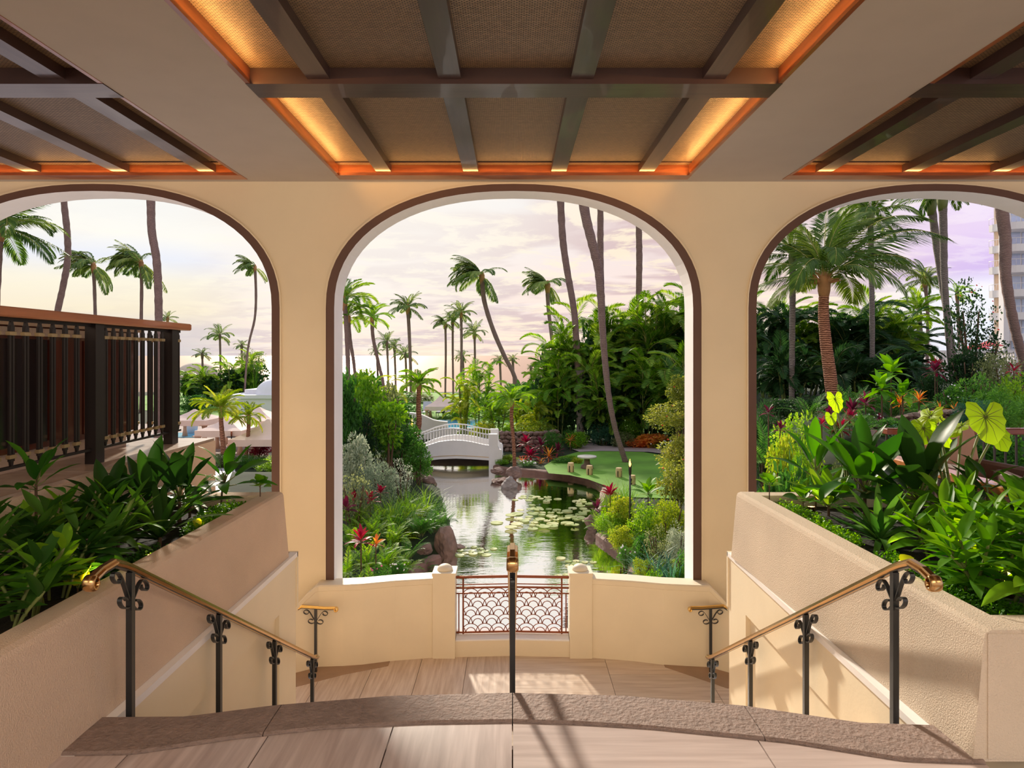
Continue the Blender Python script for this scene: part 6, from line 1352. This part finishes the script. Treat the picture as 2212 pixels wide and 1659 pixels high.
for i, (px, pyt, Y, w, k_, m, lift, lab) in enumerate((
        (2100, 600, 19, 110, 'sparse', 'l_dark', .35, 'airy dark small-leaved tree against the sky, right arch'), (2120, 690, 18.6, 130, 'sparse', 'l_dark', .25, 'airy dark shrub under the airy tree, right arch'), (2090, 745, 18, 120, 'mid', 'l_dark', 0, 'dark dense shrub at the foot of the pale trunks'), (2165, 745, 17.4, 120, 'fine', 'l_olive', 0, 'grey-green shrub right of the dark dense one'),
        (1995, 765, 24, 90, 'fine', 'l_blue', 0, 'dark blue-green bush in front of the balustrade'), (2110, 800, 15, 100, 'mid', 'l_mid', 0, 'green shrub below the airy tree'), (2060, 825, 15.5, 80, 'mid', 'l_mid', 0, 'green lilac-flowered shrub before the pale trunks'), (2190, 800, 14.5, 90, 'mid', 'l_lime', 0, 'bright green bush at the right edge'),
        (2150, 840, 14, 110, 'spiky', 'l_mid', 0, 'feathery green bush over the lava wall'), (2100, 860, 13.6, 90, 'spiky', 'l_blue', 0, 'feathery blue-green bush over the lava wall'), (2200, 860, 13, 100, 'spiky', 'l_mid', 0, 'feathery green bush at the right edge above the red rail'), (1720, 880, 12.6, 110, 'mid', 'l_lime', 0, 'bright lime bush behind the tall ti, right arch'),
        (1690, 920, 11.6, 90, 'mid', 'l_yel', 0, 'yellow-green bush at the left jamb of the right arch'), (1740, 940, 11, 90, 'fine', 'l_lime', 0, 'fine lime bush behind the tall ti plant'), (1790, 960, 10.8, 90, 'fine', 'l_olive', 0, 'olive bush below the wine ti plants'), (1690, 980, 10.2, 110, 'coarse', 'l_mid', 0, 'coarse green bush low at the left jamb of the right arch'),
        (1865, 890, 14.6, 90, 'fine', 'l_mid', 0, 'small lilac-flowered bush left of the lava wall'), (1960, 910, 12.6, 80, 'fine', 'l_blue', 0, 'blue-green bush in front of the lava wall'), (2070, 900, 12.4, 100, 'fine', 'l_mid', 0, 'green bush in front of the lava wall, behind the armchair'), (2160, 930, 11.8, 130, 'coarse', 'l_mid', 0, 'round-leaved bush seen through the far terrace railing'), (2010, 800, 20, 80, 'mid', 'l_dark', 0, 'dark bush left of the pale trunks'), (1780, 1000, 9.6, 90, 'mid', 'l_mid', 0, 'green bush just outside the right planter'), (1860, 960, 10.6, 100, 'coarse', 'l_dark', 0, 'dark bush behind the big ti plants'), (1650, 860, 15.5, 80, 'spiky', 'l_dark', 0, 'dark spiky bush at the left jamb of the right arch'), (2230, 790, 17, 110, 'mid', 'l_mid', 0, 'green bush at the foot of the thick leaning trunk'))):
    shrub(lab, px, pyt, Y, w, k_, m, i, lift, flowers='flower_w' if 'lilac' in lab else ('flower_r' if 'airy dark small' in lab else None), stems=5 if 'airy' in lab else 3)
tn = 0
for (px, py, Y, L_, key, n, lab) in (
        (1790, 895, 14.8, 34, 'wine', 18, 'wine ti plant left of the reddish trunk foot'), (1840, 885, 15, 40, 'wine', 20, 'dark wine cordyline right of the reddish trunk'), (1870, 870, 15.6, 38, 'wine', 20, 'dark wine cordyline under the broad-leaved plant'), (1815, 925, 13.2, 34, 'redti', 20, 'magenta ti plant above the tall green ti'),
        (1835, 905, 13.8, 34, 'redti', 20, 'magenta ti plant nearest the lava wall'), (1685, 925, 12, 30, 'wine', 16, 'dark red ti plant at the left jamb of the right arch'), (1945, 870, 15.2, 34, 'orange', 22, 'orange croton right of the broad-leaved plant'), (1985, 862, 15, 34, 'orange', 22, 'orange croton above the lava wall'), (2020, 800, 18, 36, 'wine', 20, 'dark red ti plant left of the pale trunks'), (2025, 790, 19, 30, 'redti', 18, 'bright red ti plant just left of the pale trunks'),
        (2030, 885, 14.6, 26, 'orange', 18, 'low orange bromeliad on the lava wall, left'), (2062, 885, 14.6, 26, 'orange', 18, 'low orange bromeliad on the lava wall, right'), (2190, 800, 15.5, 30, 'redti', 14, 'red ti plant at the right edge of the picture'), (1775, 915, 12.6, 24, 'redti', 14, 'small magenta ti plant beside the tall green ti'), (1660, 890, 13.5, 26, 'wine', 14, 'small wine ti plant touching the left jamb'), (1900, 905, 14.6, 24, 'wine', 14, 'small wine cordyline at the start of the lava wall')):
    rosette(lab, W(px, py, Y), n, L_*.8*Y/F, key, 560+tn, stem=.015, elo=-.25, scl=1.0); tn += 1
for i, (px, py, Y, n, L_, lab) in enumerate(((1925, 800, 15, 20, .50, 'broad-leaved lime plant in front of the thicket, upper tier'), (1905, 835, 14.6, 16, .46, 'broad-leaved lime plant in front of the thicket, left tier'), (1950, 850, 14.4, 16, .42, 'broad-leaved lime plant in front of the thicket, right tier'))):
    rosette(lab, W(px, py, Y), n, L_, 'ging', 590+i, stem=.02, elo=-.4, scl=1.5)

for i, (px, Y, L_, key, z, lab) in enumerate(((1700, 16, 80, 'fernm', 0, 'deep green fern at the foot of the grey slim trunk'), (1750, 16.5, 80, 'fernm', 0, 'deep green fern between the grey and reddish trunks'), (1835, 17, 80, 'fernm', 0, 'deep green fern right of the reddish trunk foot'), (1880, 17.5, 76, 'fernm', 0, 'deep green fern behind the dark wine cordylines'), (1930, 17, 76, 'fernm', 0, 'deep green fern behind the broad-leaved plant'), (1980, 17.5, 76, 'fernm', 0, 'deep green fern left of the red ti by the pale trunks'), (1720, 13.8, 70, 'fern', 0, 'lime fern on the slope above the lime bush'), (1860, 12.8, 70, 'fernm', 0, 'deep green fern at the start of the lava wall'), (1800, 13.4, 70, 'fernm', 0, 'deep green fern below the wine ti plants'))):
    fernclump(lab, px, Y, L_, 22, key, 620+i, z, elo=.3)
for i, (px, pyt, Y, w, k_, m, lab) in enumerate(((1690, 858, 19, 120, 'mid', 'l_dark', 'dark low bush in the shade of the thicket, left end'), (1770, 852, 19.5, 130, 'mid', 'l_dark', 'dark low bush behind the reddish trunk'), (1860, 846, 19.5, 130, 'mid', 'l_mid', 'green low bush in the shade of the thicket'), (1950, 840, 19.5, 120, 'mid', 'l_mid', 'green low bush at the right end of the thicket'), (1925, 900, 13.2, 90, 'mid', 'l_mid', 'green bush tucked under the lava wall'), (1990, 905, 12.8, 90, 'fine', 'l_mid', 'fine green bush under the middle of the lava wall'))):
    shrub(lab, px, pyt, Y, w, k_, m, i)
# ================================================================ the two planters
SO = PT-.09
def plx(px, Y): return X_(px, Y)
# left
rosette('star-shaped glossy ti plant on a bent stem at the far end of the left planter', W(486, 1030, 4.62), 11, .37, 'ti', 701, zb=SO, stem=.0075, elo=.05, ehi=1.25, lean=(.03, 0), scl=.95)
rosette('round-leaved seedling in the far corner of the left planter', W(562, 1048, 4.66), 8, .10, 'roundg', 702, zb=SO, stem=.004, elo=.2, name='seedling')
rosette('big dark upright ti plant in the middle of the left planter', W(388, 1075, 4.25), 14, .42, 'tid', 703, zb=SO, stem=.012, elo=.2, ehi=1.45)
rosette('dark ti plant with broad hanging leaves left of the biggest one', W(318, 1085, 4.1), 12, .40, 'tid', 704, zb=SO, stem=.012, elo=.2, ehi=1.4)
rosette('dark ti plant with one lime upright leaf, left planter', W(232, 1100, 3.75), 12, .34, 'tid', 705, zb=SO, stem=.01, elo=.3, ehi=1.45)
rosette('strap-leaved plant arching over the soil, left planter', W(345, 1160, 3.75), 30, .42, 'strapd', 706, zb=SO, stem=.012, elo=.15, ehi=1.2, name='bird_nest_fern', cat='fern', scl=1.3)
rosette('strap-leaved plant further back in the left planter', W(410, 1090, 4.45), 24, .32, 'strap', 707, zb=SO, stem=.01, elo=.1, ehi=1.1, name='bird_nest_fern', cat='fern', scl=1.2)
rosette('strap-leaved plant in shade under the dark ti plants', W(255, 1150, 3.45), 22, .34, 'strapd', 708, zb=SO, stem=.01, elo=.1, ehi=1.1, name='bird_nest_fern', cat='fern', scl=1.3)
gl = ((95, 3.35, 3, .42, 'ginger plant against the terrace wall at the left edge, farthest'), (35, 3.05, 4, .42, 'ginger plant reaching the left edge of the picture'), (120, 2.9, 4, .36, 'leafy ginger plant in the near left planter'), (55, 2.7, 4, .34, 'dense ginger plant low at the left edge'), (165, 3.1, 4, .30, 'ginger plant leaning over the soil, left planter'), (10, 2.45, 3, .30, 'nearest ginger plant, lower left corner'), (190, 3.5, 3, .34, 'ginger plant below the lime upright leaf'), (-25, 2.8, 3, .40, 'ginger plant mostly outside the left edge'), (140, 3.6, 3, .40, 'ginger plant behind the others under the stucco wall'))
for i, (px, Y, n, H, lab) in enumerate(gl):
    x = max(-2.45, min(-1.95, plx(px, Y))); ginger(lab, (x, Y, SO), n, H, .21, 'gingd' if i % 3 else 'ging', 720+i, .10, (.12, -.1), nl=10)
ti_top = rosette('ti plant with long tilted leaves high at the left edge', W(78, 1035, 3.3), 9, .27, 'ti', 740, zb=SO, stem=.007, elo=.2, ehi=1.3)
# right
rosette('round-leaved seedling in the far corner of the right planter', W(1662, 1045, 4.66), 9, .10, 'roundg', 751, zb=SO, stem=.004, elo=.2, name='seedling')
rosette('slender ti plant with tall backlit leaves, leftmost in the right planter', W(1762, 1010, 4.6), 8, .42, 'ti', 752, zb=SO, stem=.008, elo=.3, ehi=1.45, scl=.85)
rosette('glossy ti plant with upright broad leaves, right planter', W(1868, 1050, 4.25), 14, .54, 'ti', 753, zb=SO, stem=.012, elo=.1, ehi=1.4, scl=1.1)
rosette('biggest dark ti plant in the middle of the right planter', W(1985, 1070, 4.0), 15, .55, 'tid', 754, zb=SO, stem=.014, elo=.1, ehi=1.45, scl=1.25)
rosette('bushy fern with spreading strap leaves above the right wall', W(1898, 1165, 3.75), 38, .34, 'strap', 755, zb=SO, stem=.012, elo=.05, ehi=1.2, name='bird_nest_fern', cat='fern', scl=1.3)
rosette('broad wavy bird nest fern at the far end of the right planter', W(1790, 1090, 4.4), 20, .30, 'limeti', 756, zb=SO, stem=.01, elo=.2, ehi=1.35, name='bird_nest_fern', cat='fern', scl=1.2)
rosette('round-leaved seedling behind the uplight, right planter', W(1735, 1080, 4.4), 7, .14, 'roundg', 757, zb=SO, stem=.004, elo=.3, name='seedling')
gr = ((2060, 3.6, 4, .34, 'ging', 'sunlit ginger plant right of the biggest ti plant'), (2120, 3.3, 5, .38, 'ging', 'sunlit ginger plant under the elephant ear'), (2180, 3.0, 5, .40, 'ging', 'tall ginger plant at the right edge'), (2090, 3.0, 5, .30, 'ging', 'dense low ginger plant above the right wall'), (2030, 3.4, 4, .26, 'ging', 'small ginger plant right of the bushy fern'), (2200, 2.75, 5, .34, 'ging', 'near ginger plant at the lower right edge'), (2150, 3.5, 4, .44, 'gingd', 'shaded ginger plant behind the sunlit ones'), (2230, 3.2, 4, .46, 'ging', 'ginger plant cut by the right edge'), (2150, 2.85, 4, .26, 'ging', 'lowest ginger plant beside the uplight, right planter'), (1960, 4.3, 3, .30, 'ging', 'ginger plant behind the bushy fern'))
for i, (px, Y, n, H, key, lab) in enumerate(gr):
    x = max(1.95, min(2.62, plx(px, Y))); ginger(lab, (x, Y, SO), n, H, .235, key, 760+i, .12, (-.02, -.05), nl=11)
ear = thing('elephant_ear', 'tall elephant ear plant with backlit heart-shaped leaves, right planter', 'plant', (2.58, 3.75, SO)); eo = ear.location
def earleaf(px, py, Y, s_, yaw, tilt, roll=0):
    p = W(px, py, Y)-eo; q = MB(); q.tube(spline([Vector((random.uniform(-.02, .02), 0, -.02)), Vector((p.x*.35, p.y*.4, p.z*.55)), p], 5), [.008]*10+[.004], 5); q.build('petiole', M['stem_g'], ear)
    obj('leaf', ME_EAR, ear, Matrix.Translation(p) @ Matrix.Rotation(yaw, 4, 'Z') @ Matrix.Rotation(tilt, 4, 'Y') @ Matrix.Rotation(roll, 4, 'X') @ Matrix.Scale(s_, 4))
random.seed(9)
earleaf(2128, 900, 3.9, .27, -1.7, 1.15, .0); earleaf(2150, 935, 4.05, .20, -1.4, 1.0, .2); earleaf(2078, 922, 4.1, .19, 3.6, .6, .4); earleaf(2030, 930, 4.1, .18, -1.2, 1.1); earleaf(1995, 925, 4.15, .19, -2.2, 1.0, .2); earleaf(2010, 900, 4.4, .22, -2.6, .9, .3); earleaf(2030, 905, 4.5, .20, -.9, .9); earleaf(1960, 955, 4.3, .14, -1.9, 1.1); earleaf(2095, 1150, 3.2, .20, -1.5, 1.2)
e2 = thing('elephant_ear', 'young elephant ear with one upright heart leaf behind the tall slender ti', 'plant', (2.45, 4.7, SO)); ear = e2; eo = e2.location
earleaf(1803, 862, 4.75, .16, -1.4, 1.25); earleaf(1795, 900, 4.75, .10, -1.9, 1.3)
for lab, px, py, Y, L_ in (('yellow-lit seedling behind the left brass uplight', 168, 1262, 2.95, .13), ('lime seedling leaf behind the near left handrail curl', 240, 1232, 3.0, .15), ('yellow-lit seedling beside the right handrail curl', 1960, 1222, 3.0, .09), ('lime seedling near the far uplight of the left planter', 430, 1140, 4.0, .10)):
    rosette(lab, W(px, py+8, Y), 4, L_, 'round', int(px), zb=SO, stem=.004, elo=.2, ehi=1.1, name='seedling')
# small-leaved ground cover
def cover(lab, pts, n, seed, mat, hmax=.07, s_=.018):
    random.seed(seed); q = MB(); 
    for i in range(n):
        a = random.random()*(len(pts)-1); j = min(len(pts)-2, int(a)); cx, cy, r = [pts[j][k]*(1-(a-j))+pts[j+1][k]*(a-j) for k in range(3)]
        t = random.uniform(0, 6.3); rr = r*math.sqrt(random.random()); h = random.random()*hmax*(1.1-rr/r*.6); p = Vector((cx+rr*math.cos(t), cy+rr*math.sin(t), SO+.01+h))
        u = Vector((random.gauss(0, 1), random.gauss(0, 1), random.gauss(0, .5)+.3)).normalized(); w = u.cross(Vector((random.gauss(0, .4), random.gauss(0, .4), 1))).normalized(); l = s_*random.uniform(.6, 1.3)
        q.add([p, p+u*l*.5+w*l*.38, p+u*l, p+u*l*.5-w*l*.38], [(0, 1, 2, 3)])
    o = q.build('ground_cover', M[mat]); o['kind'] = 'stuff'; o['label'] = lab
cover('tiny-leaved creeping ground cover at the far end of the left planter', [(-1.98, 4.60, .10), (-2.0, 4.45, .14), (-1.98, 4.15, .10), (-1.96, 3.95, .06)], 3200, 1, 'l_ging')
cover('tiny-leaved ground cover in the middle of the left planter', [(-1.96, 3.6, .06), (-1.97, 3.3, .10), (-1.95, 3.05, .07)], 1400, 2, 'l_mid', .06)
cover('tiny-leaved ground cover along the far right planter wall', [(1.92, 4.62, .08), (1.95, 4.35, .11), (1.95, 4.0, .09), (1.96, 3.7, .06)], 3000, 3, 'l_ging')
cover('tiny-leaved ground cover along the near right planter wall', [(2.0, 3.45, .10), (2.0, 3.15, .09), (2.02, 2.9, .11), (2.1, 2.65, .09), (2.3, 2.6, .06)], 4200, 4, 'l_ging')
# brass uplights glowing in the soil
M['bulb'] = mat_emit('warm_bulb', (1, .55, .18), 14)
for lab, px, py, Y, pw in (('glowing brass uplight at the near rim of the left planter', 204, 1283, 2.98, 2.2), ('glowing brass uplight farther along the left planter', 428, 1148, 4.05, 1.6), ('glowing brass uplight at the far end of the right planter', 1753, 1083, 4.55, 1.2), ('glowing brass uplight under the gingers at the right edge', 2180, 1283, 2.95, 1.6), ('glowing brass uplight beside the seedling, right planter', 1946, 1212, 3.35, 1.4), ('glowing brass uplight hidden behind the ground cover, left planter', 372, 1207, 3.45, 1.2)):
    x = X_(px, Y); x = max(-2.4, min(-1.93, x)) if x < 0 else max(1.93, min(2.6, x)); t = thing('uplight', lab, 'lamp', (x, Y, SO-.01), 'brass uplights in the planters')
    q = MB(); q.lathe([(.022, 0), (.024, .05), (.026, .055), (.020, .055), (.019, .045)], 12); q.build('lamp_housing', M['brass'], t)
    q = MB(); q.lathe([(.002, .046), (.018, .047), (.016, .052), (.002, .054)], 12); q.build('bulb', M['bulb'], t)
    l = D.lights.new('uplight_glow', 'SPOT'); l.energy = pw*2; l.color = (1, .72, .25); l.spot_size = 1.9; l.spot_blend = .8; l.shadow_soft_size = .015; o = D.objects.new('uplight_glow', l); C.objects.link(o); o.parent = t; o.location = (0, 0, .07); o.rotation_euler = (PI, 0, 0)
